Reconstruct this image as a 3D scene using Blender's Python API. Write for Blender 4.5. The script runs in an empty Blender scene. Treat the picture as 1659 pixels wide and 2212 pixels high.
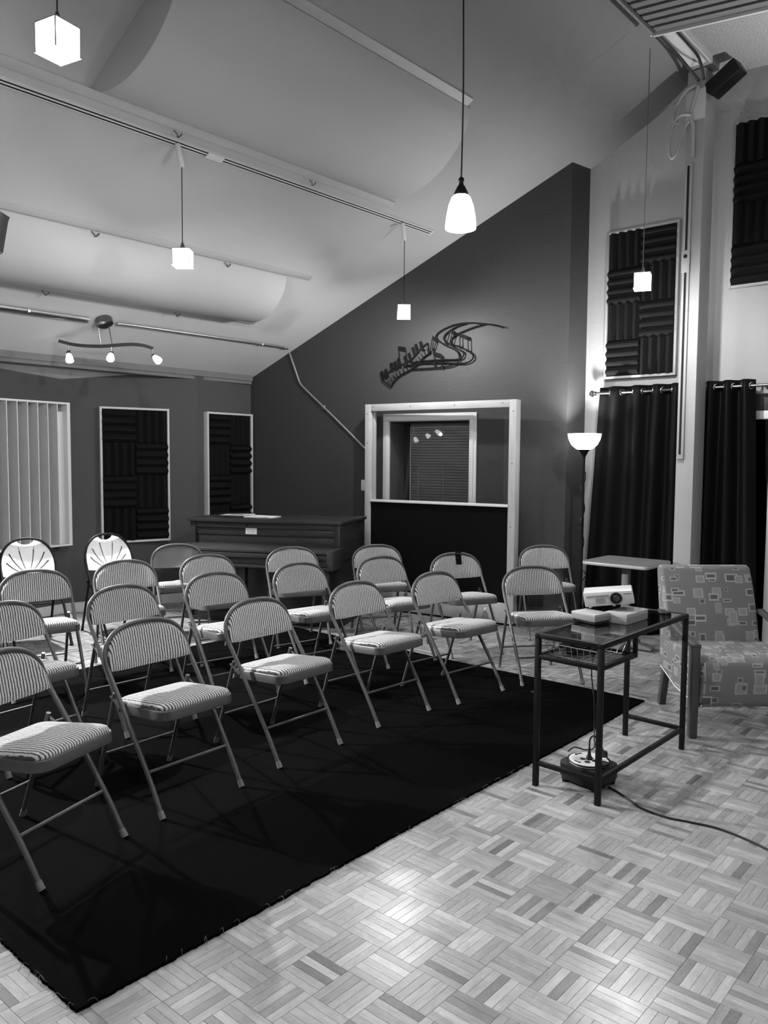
import bpy, bmesh, math, random
from mathutils import Vector, Matrix
random.seed(7)
R = math.radians
sc = bpy.context.scene
COL = sc.collection

# ------------------------------------------------------------------ camera
F_PX, W_PX, H_PX = 1733.9, 1659, 2212
yaw, pitch, roll = R(40.96), R(3.897), R(0.384)
fw = Vector((-math.sin(yaw)*math.cos(pitch), math.cos(yaw)*math.cos(pitch), -math.sin(pitch)))
rt = Vector((math.cos(yaw), math.sin(yaw), 0)); up = rt.cross(fw)
r2 = rt*math.cos(roll) + up*math.sin(roll); u2 = -rt*math.sin(roll) + up*math.cos(roll)
CAM = Vector((0, 0, 1.6))
cd = bpy.data.cameras.new('camera'); cd.sensor_fit = 'HORIZONTAL'; cd.sensor_width = 36; cd.lens = F_PX*36/W_PX
cd.clip_start = .05
cam = bpy.data.objects.new('camera', cd); COL.objects.link(cam)
cam.matrix_world = Matrix(((r2.x, u2.x, -fw.x, 0), (r2.y, u2.y, -fw.y, 0), (r2.z, u2.z, -fw.z, 1.6), (0, 0, 0, 1)))
sc.camera = cam
def to_px(p):
    d = Vector(p) - CAM; z = d.dot(fw)
    if z < .1: return None
    return (W_PX/2 + F_PX*d.dot(r2)/z, H_PX/2 - F_PX*d.dot(u2)/z, z)

# ------------------------------------------------------------------ world and exposure
wd = bpy.data.worlds.new('night'); sc.world = wd; wd.use_nodes = True
wd.node_tree.nodes['Background'].inputs[0].default_value = (.01, .01, .01, 1)
wd.node_tree.nodes['Background'].inputs[1].default_value = 1.0
vs = sc.view_settings
vs.view_transform = 'Standard'; vs.look = 'None'; vs.gamma = 1; vs.use_curve_mapping = False
vs.exposure = 1.64
# light paths: a few diffuse bounces are enough in this room
cy = sc.cycles
cy.max_bounces = 6; cy.diffuse_bounces = 3; cy.glossy_bounces = 3; cy.transmission_bounces = 3; cy.transparent_max_bounces = 8
cy.caustics_reflective = False; cy.caustics_refractive = False
cy.use_adaptive_sampling = True; cy.adaptive_threshold = .04; cy.adaptive_min_samples = 12
# lamp powers in watts (each light is made in its lamp's builder)
P_CUBE, P_BELL, P_BELL_REAR, P_SPOT, P_KEY, P_TORCH = 16, 30, 17, 9, 330, 62
E_SHADE = 3.2
P_TORCH_FILL = 330  # power of the two added fill torchieres

# ------------------------------------------------------------------ materials
MATS = {}
def nodes_of(name):
    m = bpy.data.materials.new(name); m.use_nodes = True
    nt = m.node_tree; nt.nodes.clear()
    out = nt.nodes.new('ShaderNodeOutputMaterial')
    MATS[name] = m
    return m, nt, out
def nd(nt, typ, **kw):
    n = nt.nodes.new(typ)
    for k, v in kw.items(): setattr(n, k, v)
    return n
def math_(nt, op, a, b=None, c=None):
    n = nt.nodes.new('ShaderNodeMath'); n.operation = op
    for i, v in enumerate((a, b, c)):
        if v is None: continue
        if isinstance(v, (int, float)): n.inputs[i].default_value = v
        else: nt.links.new(v, n.inputs[i])
    return n.outputs[0]
def mixc(nt, fac, a, b):
    n = nt.nodes.new('ShaderNodeMix'); n.data_type = 'RGBA'
    for i, v in ((0, fac), (6, a), (7, b)):
        if isinstance(v, (int, float)): n.inputs[i].default_value = v if i == 0 else (v, v, v, 1)
        else: nt.links.new(v, n.inputs[i])
    return n.outputs[2]
def grey(v): return (v, v, v, 1)
def M(name, base=.5, rough=.5, metal=0., var=.08, vscale=12., bump=0., bscale=120., spec=.5, stretch=None, coat=0.):
    """general grey surface: noise-varied colour, optional bump"""
    if name in MATS: return MATS[name]
    m, nt, out = nodes_of(name)
    b = nd(nt, 'ShaderNodeBsdfPrincipled'); nt.links.new(b.outputs[0], out.inputs[0])
    b.inputs['Roughness'].default_value = rough; b.inputs['Metallic'].default_value = metal
    b.inputs['Specular IOR Level'].default_value = spec; b.inputs['Coat Weight'].default_value = coat
    tc = nd(nt, 'ShaderNodeTexCoord'); mp = nd(nt, 'ShaderNodeMapping')
    nt.links.new(tc.outputs['Object'], mp.inputs[0])
    if stretch: mp.inputs['Scale'].default_value = stretch
    nz = nd(nt, 'ShaderNodeTexNoise'); nz.inputs['Scale'].default_value = vscale; nz.inputs['Detail'].default_value = 4
    nt.links.new(mp.outputs[0], nz.inputs[0])
    nt.links.new(mixc(nt, nz.outputs[0], base*(1-var), base*(1+var)), b.inputs['Base Color'])
    if bump:
        n2 = nd(nt, 'ShaderNodeTexNoise'); n2.inputs['Scale'].default_value = bscale; n2.inputs['Detail'].default_value = 3
        nt.links.new(mp.outputs[0], n2.inputs[0])
        bp = nd(nt, 'ShaderNodeBump'); bp.inputs['Strength'].default_value = bump; bp.inputs['Distance'].default_value = .004
        nt.links.new(n2.outputs[0], bp.inputs['Height']); nt.links.new(bp.outputs[0], b.inputs['Normal'])
    return m
def M_emit(name, strength, colour=1.0):
    m, nt, out = nodes_of(name)
    e = nd(nt, 'ShaderNodeEmission'); e.inputs[0].default_value = grey(colour); e.inputs[1].default_value = strength
    nt.links.new(e.outputs[0], out.inputs[0]); return m
def M_glass(name, tint=.92, rough=.0, ior=1.5, gain=1.0):
    """thin pane: clear transmission plus fresnel reflection"""
    m, nt, out = nodes_of(name)
    t = nd(nt, 'ShaderNodeBsdfTransparent'); t.inputs[0].default_value = grey(tint)
    g = nd(nt, 'ShaderNodeBsdfGlossy'); g.inputs['Roughness'].default_value = rough
    lw = nd(nt, 'ShaderNodeLayerWeight'); lw.inputs[0].default_value = .5
    f0 = ((ior-1)/(ior+1))**2
    sch = math_(nt, 'ADD', f0, math_(nt, 'MULTIPLY', math_(nt, 'POWER', lw.outputs['Facing'], 5.), 1-f0))
    mx = nd(nt, 'ShaderNodeMixShader')
    nt.links.new(math_(nt, 'MINIMUM', math_(nt, 'MULTIPLY', sch, gain), 1.0), mx.inputs[0])
    nt.links.new(t.outputs[0], mx.inputs[1]); nt.links.new(g.outputs[0], mx.inputs[2])
    nt.links.new(mx.outputs[0], out.inputs[0]); return m

def make_parquet():
    m, nt, out = nodes_of('parquet')
    b = nd(nt, 'ShaderNodeBsdfPrincipled'); nt.links.new(b.outputs[0], out.inputs[0])
    geo = nd(nt, 'ShaderNodeNewGeometry'); oi = nd(nt, 'ShaderNodeObjectInfo')
    rnd = math_(nt, 'FRACT', math_(nt, 'ADD', geo.outputs['Random Per Island'], oi.outputs['Random']))
    uv = nd(nt, 'ShaderNodeUVMap'); sx = nd(nt, 'ShaderNodeSeparateXYZ'); nt.links.new(uv.outputs[0], sx.inputs[0])
    cb = nd(nt, 'ShaderNodeCombineXYZ')
    nt.links.new(math_(nt, 'MULTIPLY', sx.outputs[0], 14.), cb.inputs[0])
    nt.links.new(math_(nt, 'MULTIPLY', sx.outputs[1], 75.), cb.inputs[1])
    nt.links.new(math_(nt, 'MULTIPLY', rnd, 90.), cb.inputs[2])
    nz = nd(nt, 'ShaderNodeTexNoise'); nz.inputs['Scale'].default_value = 1.; nz.inputs['Detail'].default_value = 5; nz.inputs['Roughness'].default_value = .62
    nt.links.new(cb.outputs[0], nz.inputs[0])
    # slat tone: mostly pale with a few dark slats
    rr = nd(nt, 'ShaderNodeValToRGB'); nt.links.new(rnd, rr.inputs[0])
    e = rr.color_ramp.elements; e[0].position = 0; e[0].color = grey(.12); e[1].position = 1; e[1].color = grey(.40)
    for p, c in ((.05, .165), (.14, .235), (.5, .285), (.85, .325)):
        x = e.new(p); x.color = grey(c)
    g = nd(nt, 'ShaderNodeValToRGB'); nt.links.new(nz.outputs[0], g.inputs[0])
    g.color_ramp.elements[0].position = .3; g.color_ramp.elements[0].color = grey(.74)
    g.color_ramp.elements[1].position = .72; g.color_ramp.elements[1].color = grey(1.08)
    mul = nd(nt, 'ShaderNodeMix'); mul.data_type = 'RGBA'; mul.blend_type = 'MULTIPLY'; mul.inputs[0].default_value = 1
    nt.links.new(rr.outputs[0], mul.inputs[6]); nt.links.new(g.outputs[0], mul.inputs[7])
    nt.links.new(mul.outputs[2], b.inputs['Base Color'])
    tc = nd(nt, 'ShaderNodeTexCoord'); wp = nd(nt, 'ShaderNodeNewGeometry')
    n3 = nd(nt, 'ShaderNodeTexNoise'); n3.inputs['Scale'].default_value = 9.; n3.inputs['Detail'].default_value = 6
    nt.links.new(wp.outputs['Position'], n3.inputs[0])
    rg = nd(nt, 'ShaderNodeMapRange'); nt.links.new(n3.outputs[0], rg.inputs[0])
    rg.inputs[3].default_value = .19; rg.inputs[4].default_value = .36
    nt.links.new(rg.outputs[0], b.inputs['Roughness'])
    b.inputs['Specular IOR Level'].default_value = .45
    bp = nd(nt, 'ShaderNodeBump'); bp.inputs['Strength'].default_value = .25; bp.inputs['Distance'].default_value = .0012
    nt.links.new(nz.outputs[0], bp.inputs['Height']); nt.links.new(bp.outputs[0], b.inputs['Normal'])
    return m

def make_stripe():
    """ribbed chair upholstery: dark wavy lines run along the chair, set by the local Y"""
    m, nt, out = nodes_of('striped_fabric')
    b = nd(nt, 'ShaderNodeBsdfPrincipled'); nt.links.new(b.outputs[0], out.inputs[0])
    b.inputs['Roughness'].default_value = .95; b.inputs['Specular IOR Level'].default_value = .15
    b.inputs['Sheen Weight'].default_value = .25
    tc = nd(nt, 'ShaderNodeTexCoord'); sp = nd(nt, 'ShaderNodeSeparateXYZ'); nt.links.new(tc.outputs['Object'], sp.inputs[0])
    nz = nd(nt, 'ShaderNodeTexNoise'); nz.inputs['Scale'].default_value = 34.; nz.inputs['Detail'].default_value = 3
    nt.links.new(tc.outputs['Object'], nz.inputs[0])
    y = math_(nt, 'ADD', sp.outputs[1], math_(nt, 'MULTIPLY', math_(nt, 'SUBTRACT', nz.outputs[0], .5), .0075))
    w = math_(nt, 'SINE', math_(nt, 'MULTIPLY', y, 2*math.pi*73))
    w = math_(nt, 'ADD', math_(nt, 'MULTIPLY', w, .5), .5)
    rp = nd(nt, 'ShaderNodeValToRGB'); nt.links.new(w, rp.inputs[0])
    e = rp.color_ramp.elements; e[0].position = .10; e[0].color = grey(.04); e[1].position = .62; e[1].color = grey(.50)
    x = e.new(.32); x.color = grey(.24)
    kn = nd(nt, 'ShaderNodeTexNoise'); kn.inputs['Scale'].default_value = 300.; kn.inputs['Detail'].default_value = 2
    nt.links.new(tc.outputs['Object'], kn.inputs[0])
    mul = nd(nt, 'ShaderNodeMix'); mul.data_type = 'RGBA'; mul.blend_type = 'MULTIPLY'; mul.inputs[0].default_value = .85
    nt.links.new(rp.outputs[0], mul.inputs[6])
    kr = nd(nt, 'ShaderNodeValToRGB'); nt.links.new(kn.outputs[0], kr.inputs[0])
    kr.color_ramp.elements[0].position = .3; kr.color_ramp.elements[0].color = grey(.55)
    kr.color_ramp.elements[1].position = .65; kr.color_ramp.elements[1].color = grey(1.12)
    nt.links.new(kr.outputs[0], mul.inputs[7]); nt.links.new(mul.outputs[2], b.inputs['Base Color'])
    bp = nd(nt, 'ShaderNodeBump'); bp.inputs['Strength'].default_value = .4; bp.inputs['Distance'].default_value = .002
    nt.links.new(w, bp.inputs['Height']); nt.links.new(bp.outputs[0], b.inputs['Normal'])
    return m

def make_rect_fabric():
    """armchair cloth: mid grey with scattered outlined and filled rectangles (UV metres)"""
    m, nt, out = nodes_of('rectangle_fabric')
    b = nd(nt, 'ShaderNodeBsdfPrincipled'); nt.links.new(b.outputs[0], out.inputs[0])
    b.inputs['Roughness'].default_value = .9; b.inputs['Specular IOR Level'].default_value = .2
    uv = nd(nt, 'ShaderNodeUVMap')
    col = None
    base = .15
    def layer(scale, off, seed, prev):
        mp = nd(nt, 'ShaderNodeMapping'); nt.links.new(uv.outputs[0], mp.inputs[0])
        mp.inputs['Location'].default_value = (off[0], off[1], 0); mp.inputs['Scale'].default_value = (scale[0], scale[1], 1)
        fl = nd(nt, 'ShaderNodeVectorMath', operation='FLOOR'); nt.links.new(mp.outputs[0], fl.inputs[0])
        fr = nd(nt, 'ShaderNodeVectorMath', operation='FRACTION'); nt.links.new(mp.outputs[0], fr.inputs[0])
        ad = nd(nt, 'ShaderNodeVectorMath', operation='ADD'); nt.links.new(fl.outputs[0], ad.inputs[0]); ad.inputs[1].default_value = (seed, seed*1.7, 0)
        wn = nd(nt, 'ShaderNodeTexWhiteNoise'); wn.noise_dimensions = '2D'; nt.links.new(ad.outputs[0], wn.inputs['Vector'])
        cs = nd(nt, 'ShaderNodeSeparateColor'); nt.links.new(wn.outputs['Color'], cs.inputs[0])
        fs = nd(nt, 'ShaderNodeSeparateXYZ'); nt.links.new(fr.outputs[0], fs.inputs[0])
        r1, r2_, r3 = cs.outputs[0], cs.outputs[1], cs.outputs[2]
        hx = math_(nt, 'ADD', math_(nt, 'MULTIPLY', r1, .24), .14)
        hy = math_(nt, 'ADD', math_(nt, 'MULTIPLY', r2_, .24), .14)
        dx = math_(nt, 'ABSOLUTE', math_(nt, 'SUBTRACT', fs.outputs[0], math_(nt, 'ADD', .42, math_(nt, 'MULTIPLY', r2_, .16))))
        dy = math_(nt, 'ABSOLUTE', math_(nt, 'SUBTRACT', fs.outputs[1], math_(nt, 'ADD', .42, math_(nt, 'MULTIPLY', r3, .16))))
        inn = math_(nt, 'MULTIPLY', math_(nt, 'LESS_THAN', dx, hx), math_(nt, 'LESS_THAN', dy, hy))
        core = math_(nt, 'MULTIPLY', math_(nt, 'LESS_THAN', dx, math_(nt, 'SUBTRACT', hx, .085)), math_(nt, 'LESS_THAN', dy, math_(nt, 'SUBTRACT', hy, .085)))
        on = math_(nt, 'GREATER_THAN', r3, .45)
        tone = mixc(nt, r1, .20, .33)
        cor = mixc(nt, math_(nt, 'GREATER_THAN', r2_, .55), .085, .22)
        c1 = mixc(nt, core, tone, cor)
        return mixc(nt, math_(nt, 'MULTIPLY', inn, on), prev, c1)
    c = layer((8.5, 11.), (.13, .31), 3.1, base)
    c = layer((12., 15.), (.55, .07), 9.4, c)
    c = layer((10., 8.), (.21, .77), 5.7, c)
    nt.links.new(c, b.inputs['Base Color'])
    n2 = nd(nt, 'ShaderNodeTexNoise'); n2.inputs['Scale'].default_value = 400
    bp = nd(nt, 'ShaderNodeBump'); bp.inputs['Strength'].default_value = .2; bp.inputs['Distance'].default_value = .002
    nt.links.new(n2.outputs[0], bp.inputs['Height']); nt.links.new(bp.outputs[0], b.inputs['Normal'])
    return m

parquet = make_parquet(); stripe = make_stripe(); rectfab = make_rect_fabric()
floor_base = M('floor_base', .05, .8)
rug_m = M('black_rug', .0021, 1.0, var=.5, vscale=90, bump=.6, bscale=260, spec=.02)
thread_m = M('rug_thread', .10, .9)
ceil_m = M('ceiling_paint', 0.47, .85, var=.03, vscale=3, bump=.15, bscale=60, spec=.2)
wallc_m = M('pale_wall_paint', 0.32, .7, var=.05, vscale=4, bump=.35, bscale=70, spec=.3)
wallg_m = M('grey_wall_paint', 0.042, .6, var=.05, vscale=3, bump=.5, bscale=55, spec=.35)
walll_m = M('left_wall_paint', 0.075, .75, var=.05, vscale=3, bump=.2, bscale=60, spec=.25)
white_m = M('white_paint', 0.66, .5, var=.05, vscale=6)
offw_m = M('offwhite_wood', .55, .55, var=.12, vscale=3, stretch=(6, 6, 1.2))
pine_m = M('pine_wood', 0.4, .55, var=.22, vscale=3, stretch=(14, 14, 1.5), bump=.1, bscale=20)
pineh_m = M('pine_wood_long', 0.4, .55, var=.22, vscale=3, stretch=(1.5, 14, 14), bump=.1, bscale=20)
foam_m = M('charcoal_foam', 0.009, .95, var=.2, vscale=60, bump=.5, bscale=500, spec=.1)
metal_m = M('chair_steel', 0.06, .42, metal=.0, var=.08, vscale=30, spec=.5)
cap_m = M('rubber_cap', 0.13, .7)
sheet_m = M('chair_sheet', 0.09, .4, var=.06, vscale=12)
plast_m = M('white_plastic', .66, .38, var=.02)
black_m = M('black_metal', .004, .5, var=.1, spec=.18)
blackp_m = M('black_plastic', .006, .45, var=.1, spec=.3)
rubber_m = M('black_cable', .006, .5, var=.1, spec=.3)
dark_m = M('dark_void', .004, .9)
chrome_m = M('chrome', .62, .18, metal=1.)
nickel_m = M('brushed_nickel', .2, .32, metal=1., var=.15, vscale=20)
steel_m = M('conduit_steel', .5, .38, metal=.9, var=.1, vscale=20)
curt_m = M('black_curtain', .0018, .62, var=.2, vscale=40, bump=.1, bscale=400, spec=.13)
piano_m = M('piano_wood', 0.022, .38, var=.35, vscale=4, stretch=(1.2, 12, 12), spec=.5)
pianok_m = M('piano_wood_dark', 0.01, .45, var=.3, vscale=4, spec=.5)
paper_m = M('paper', .72, .8, var=.04)
print_m = M('print_grey', 0.2, .8)
blackfab_m = M('black_fabric', .006, 1., var=.2, vscale=200, spec=.05)
blind_m = M('blind_slat', 0.32, .45, var=.04)
art_m = M('art_steel', .003, .75, var=.1, spec=.15)
table_m = M('laminate_grey', .15, .4, var=.06, vscale=40)
tedge_m = M('laminate_edge', .33, .35, var=.05)
tleg_m = M('table_post', .15, .45)
armwood_m = M('arm_wood', 0.05, .35, var=.25, vscale=4, stretch=(10, 10, 1.5))
proj_m = M('projector_white', .46, .4, var=.02)
card_m = M('carton', .24, .7, var=.05)
slatw_m = M('cloud_slat', 0.15, .6, var=.12, vscale=4, stretch=(1.5, 12, 12))
strip_m = M('ceiling_batten', 0.47, .6, var=.05)
wire_m = M('wire_steel', .5, .35, metal=.8)
glass_m = M_glass('clear_glass', .97, .0, 1.5, 1.0)
tglass_m = M_glass('table_glass', .72, .0, 1.5, 1.3)
wglass_m = M_glass('window_glass', .95, .0, 1.5, 1.6)
dglass_m = M_glass('night_glass', .35, .0, 1.5, 1.6)
lens_m = M('lens', .03, .08, spec=1.0, coat=1.)
cubeglow_m = M_emit('glowing_cube_glass', E_SHADE)
bellglow_m = M_emit('glowing_bell_glass', E_SHADE)
spotglow_m = M_emit('glowing_spot_glass', E_SHADE)
torchglow_m = M_emit('glowing_bowl', 3.2)
bottle_m = M_glass('bottle_plastic', .8, .05, 1.4, 2.0)

# ------------------------------------------------------------------ mesh helpers
class MB:
    def __init__(s): s.v = []; s.f = []; s.uv = None
    def add(s, vs_, fs):
        o = len(s.v); s.v += [tuple(p) for p in vs_]; s.f += [tuple(i+o for i in f) for f in fs]
    def box(s, x0, x1, y0, y1, z0, z1):
        s.add([(x0,y0,z0),(x1,y0,z0),(x1,y1,z0),(x0,y1,z0),(x0,y0,z1),(x1,y0,z1),(x1,y1,z1),(x0,y1,z1)],
              [(3,2,1,0),(4,5,6,7),(0,1,5,4),(1,2,6,5),(2,3,7,6),(3,0,4,7)]); return s
    def obox(s, c, ax, half):
        """oriented box: centre, three axes, half sizes"""
        c = Vector(c); a = [Vector(x).normalized()*h for x, h in zip(ax, half)]
        P = [c + a[0]*i + a[1]*j + a[2]*k for k in (-1,1) for i, j in ((-1,-1),(1,-1),(1,1),(-1,1))]
        s.add(P, [(3,2,1,0),(4,5,6,7),(0,1,5,4),(1,2,6,5),(2,3,7,6),(3,0,4,7)]); return s
    def bar(s, a, b, w, h, upv=(0,0,1)):
        a = Vector(a); b = Vector(b); d = b-a; u = Vector(upv)
        sd = d.cross(u)
        if sd.length < 1e-6: sd = d.cross(Vector((1,0,0)))
        sd.normalize(); n = sd.cross(d).normalized()
        return s.obox((a+b)/2, (d, sd, n), (d.length/2, w/2, h/2))
    def tube(s, path, r, n=8, closed=False, caps=True):
        P = [Vector(p) for p in path]; m = len(P)
        rr = r if isinstance(r, (list, tuple)) else [r]*m
        T = []
        for i in range(m):
            a = P[(i-1) % m] if closed or i > 0 else P[i]; b = P[(i+1) % m] if closed or i < m-1 else P[i]
            T.append((b-a).normalized())
        nv = T[0].orthogonal().normalized(); rings = []
        for i in range(m):
            nv = (nv - T[i]*nv.dot(T[i]))
            nv = nv.normalized() if nv.length > 1e-6 else T[i].orthogonal().normalized()
            bn = T[i].cross(nv)
            rings.append([P[i] + (nv*math.cos(2*math.pi*k/n) + bn*math.sin(2*math.pi*k/n))*rr[i] for k in range(n)])
        vs_ = [p for g in rings for p in g]; fs = []
        for i in range(m if closed else m-1):
            j = (i+1) % m
            fs += [(i*n+k, i*n+(k+1) % n, j*n+(k+1) % n, j*n+k) for k in range(n)]
        if caps and not closed:
            fs.append(tuple(range(n-1, -1, -1))); fs.append(tuple((m-1)*n+k for k in range(n)))
        s.add(vs_, fs); return s
    def lathe(s, prof, n=24, c=(0,0,0), ax=None):
        """profile (r, h) turned about an axis (default Z)"""
        c = Vector(c)
        if ax is None: X, Y, Z = Vector((1,0,0)), Vector((0,1,0)), Vector((0,0,1))
        else:
            Z = Vector(ax).normalized(); X = Z.orthogonal().normalized(); Y = Z.cross(X)
        vs_ = []; fs = []
        for r_, h in prof:
            vs_ += [c + X*(r_*math.cos(2*math.pi*k/n)) + Y*(r_*math.sin(2*math.pi*k/n)) + Z*h for k in range(n)]
        for i in range(len(prof)-1):
            fs += [(i*n+k, i*n+(k+1) % n, (i+1)*n+(k+1) % n, (i+1)*n+k) for k in range(n)]
        if prof[0][0] > 1e-5: fs.append(tuple(range(n-1, -1, -1)))
        if prof[-1][0] > 1e-5: fs.append(tuple((len(prof)-1)*n+k for k in range(n)))
        s.add(vs_, fs); return s
    def prism(s, poly, fn, d0, d1):
        """2-D polygon (counter-clockwise) pushed from depth d0 to d1; fn(u, v, d) -> point"""
        n = len(poly)
        s.add([fn(u, v, d0) for u, v in poly] + [fn(u, v, d1) for u, v in poly],
              [tuple(range(n-1, -1, -1)), tuple(range(n, 2*n))] + [(k, (k+1) % n, n+(k+1) % n, n+k) for k in range(n)]); return s
    def grid(s, fn, nu, nv, closed_u=False):
        vs_ = [fn(i/nu, j/nv) for j in range(nv+1) for i in range(nu+(0 if closed_u else 1))]
        w = nu if closed_u else nu+1
        s.add(vs_, [(j*w+i, j*w+(i+1) % w, (j+1)*w+(i+1) % w, (j+1)*w+i) for j in range(nv) for i in range(nu)]); return s
    def mesh(s, name, mat, angle=38, bevel=0., bseg=2, boxuv=False):
        me = bpy.data.meshes.new(name); me.from_pydata(s.v, [], s.f)
        bm = bmesh.new(); bm.from_mesh(me)
        bmesh.ops.remove_doubles(bm, verts=bm.verts, dist=1e-6)
        bmesh.ops.recalc_face_normals(bm, faces=bm.faces)
        if bevel:
            ed = [e for e in bm.edges if len(e.link_faces) == 2 and e.calc_face_angle(0) > R(28)]
            bmesh.ops.bevel(bm, geom=ed, offset=bevel, segments=bseg, affect='EDGES', profile=.5, clamp_overlap=True)
        if boxuv:
            ul = bm.loops.layers.uv.new('UVMap')
            for f in bm.faces:
                a = [abs(c) for c in f.normal]; k = a.index(max(a))
                for l in f.loops:
                    p = l.vert.co
                    l[ul].uv = (p.y+3.3, p.z) if k == 0 else ((p.x, p.z) if k == 1 else (p.y+3.3, p.x+1.7))
        bm.to_mesh(me); bm.free()
        me.polygons.foreach_set('use_smooth', [True]*len(me.polygons))
        me.set_sharp_from_angle(angle=R(angle))
        me.materials.append(mat); return me
    def build(s, name, mat, parent=None, **kw):
        return put(name, s.mesh(name, mat, **kw), parent)
def put(name, me, parent=None):
    o = bpy.data.objects.new(name, me); COL.objects.link(o)
    if parent is not None: o.parent = parent
    return o
def tag(o, label, cat=None, group=None, kind=None):
    if label: o['label'] = label
    if cat: o['category'] = cat
    if group: o['group'] = group
    if kind: o['kind'] = kind
    return o
def thing(name, loc=(0,0,0), rz=0., label=None, cat=None, group=None, kind=None):
    o = bpy.data.objects.new(name, None); COL.objects.link(o); o.empty_display_size = .05
    o.location = loc; o.rotation_euler = (0, 0, rz)
    return tag(o, label, cat, group, kind)
def kids(o): return [c for c in bpy.data.objects if c.parent == o]
def copy_tree(o, parent=None):
    c = o.copy(); COL.objects.link(c)
    if parent is not None: c.parent = parent
    for k in kids(o): copy_tree(k, c)
    return c
def lamp(name, parent, loc, watts, radius=.03, kind='POINT', aim=None, angle=None, blend=.5):
    ld = bpy.data.lights.new(name, kind); ld.energy = watts; ld.shadow_soft_size = radius
    if kind == 'SPOT': ld.spot_size = angle; ld.spot_blend = blend
    o = bpy.data.objects.new(name, ld); COL.objects.link(o); o.location = loc
    if aim is not None: o.rotation_euler = Vector(aim).to_track_quat('-Z', 'Y').to_euler()
    if parent is not None: o.parent = parent
    return o
def smooth_path(P, k=6):
    P = [Vector(p) for p in P]; out = []
    for i in range(len(P)-1):
        a = P[max(i-1, 0)]; b = P[i]; c = P[i+1]; d = P[min(i+2, len(P)-1)]
        for j in range(k):
            t = j/k
            out.append(.5*((2*b) + (c-a)*t + (2*a-5*b+4*c-d)*t*t + (3*b-a-3*c+d)*t**3))
    out.append(P[-1]); return out
def rounded(pts, rad, n=5):
    """round the corners of a convex polygon"""
    out = []; m = len(pts); rad = rad if isinstance(rad, (list, tuple)) else [rad]*m
    for i in range(m):
        a, b, c = Vector(pts[i-1]), Vector(pts[i]), Vector(pts[(i+1) % m])
        r_ = min(rad[i], (a-b).length*.49, (c-b).length*.49)
        p0 = b + (a-b).normalized()*r_; p1 = b + (c-b).normalized()*r_
        for k in range(n+1):
            t = k/n; q = p0*(1-t)**2 + b*2*t*(1-t) + p1*t*t; out.append((q.x, q.y))
    return out
def filled(name, outlines, half, mat, fn=None, bevel=0.):
    """flat shape with holes -> solid mesh, points mapped by fn(u, v, d)"""
    cu = bpy.data.curves.new(name, 'CURVE'); cu.dimensions = '2D'; cu.fill_mode = 'BOTH'; cu.extrude = half; cu.bevel_depth = bevel; cu.bevel_resolution = 1
    for pts in outlines:
        sp = cu.splines.new('POLY'); sp.points.add(len(pts)-1); sp.use_cyclic_u = True
        for q, p in zip(sp.points, pts): q.co = (p[0], p[1], 0, 1)
    ob = bpy.data.objects.new(name, cu); COL.objects.link(ob)
    me = bpy.data.meshes.new_from_object(ob.evaluated_get(bpy.context.evaluated_depsgraph_get()))
    bpy.data.objects.remove(ob); bpy.data.curves.remove(cu)
    if fn:
        bm = bmesh.new(); bm.from_mesh(me); bmesh.ops.triangulate(bm, faces=bm.faces)
        for _ in range(4):
            ed = [e for e in bm.edges if e.calc_length() > .022]
            if ed: bmesh.ops.subdivide_edges(bm, edges=ed, cuts=1); bmesh.ops.triangulate(bm, faces=bm.faces)
        bm.to_mesh(me); bm.free()
        for v in me.vertices: v.co = fn(v.co.x, v.co.y, v.co.z)
    me.name = name; me.materials.clear(); me.materials.append(mat)
    me.polygons.foreach_set('use_smooth', [True]*len(me.polygons)); me.set_sharp_from_angle(angle=R(38))
    return me

# ================================================================== THE SETTING
J0, J1, J2, J3 = (-6.745, -3.), (-7.728, 3.98), (-7.364, 5.34), (-7.414, 6.14)
G1 = (-3.678, 6.85); K1 = (-3.651, 7.154)
YC = 7.154; XS, ZS, SL = -7.364, 2.533, .485
RIDGE_X = -2.6
def cz(x): return ZS + SL*(x-XS) if x <= RIDGE_X else ZS + SL*(RIDGE_X-XS) - .06*(x-RIDGE_X)
gl = math.hypot(G1[0]-J3[0], G1[1]-J3[1]); GA = math.atan2(G1[1]-J3[1], G1[0]-J3[0])
def ang(a, b): return math.atan2(b[1]-a[1], b[0]-a[0])

# ---- floor
fl = MB().box(-8.2, 3.6, -3.1, 7.5, -.12, -.011).build('floor', floor_base); tag(fl, 'pale basket-weave parquet floor', kind='structure')
PITCH, OX, OY, NS = .1545, -1.19, 2.519, 5
SW = PITCH/NS
def slat_verts(x, y, alongx, h, L=PITCH-.0009, Wd=SW-.0005):
    a, b = (L/2, Wd/2) if alongx else (Wd/2, L/2)
    e = .0006
    return [(x-a,y-b,-.011),(x+a,y-b,-.011),(x+a,y+b,-.011),(x-a,y+b,-.011),(x-a,y-b,h-e),(x+a,y-b,h-e),(x+a,y+b,h-e),(x-a,y+b,h-e),
            (x-a+e,y-b+e,h),(x+a-e,y-b+e,h),(x+a-e,y+b-e,h),(x-a+e,y+b-e,h)]
SF = [(0,1,5,4),(1,2,6,5),(2,3,7,6),(3,0,4,7),(4,5,9,8),(5,6,10,9),(6,7,11,10),(7,4,8,11),(8,9,10,11)]
cells = []
RUG = (-5.56, -2.108, 1.09, 5.06)
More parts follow.
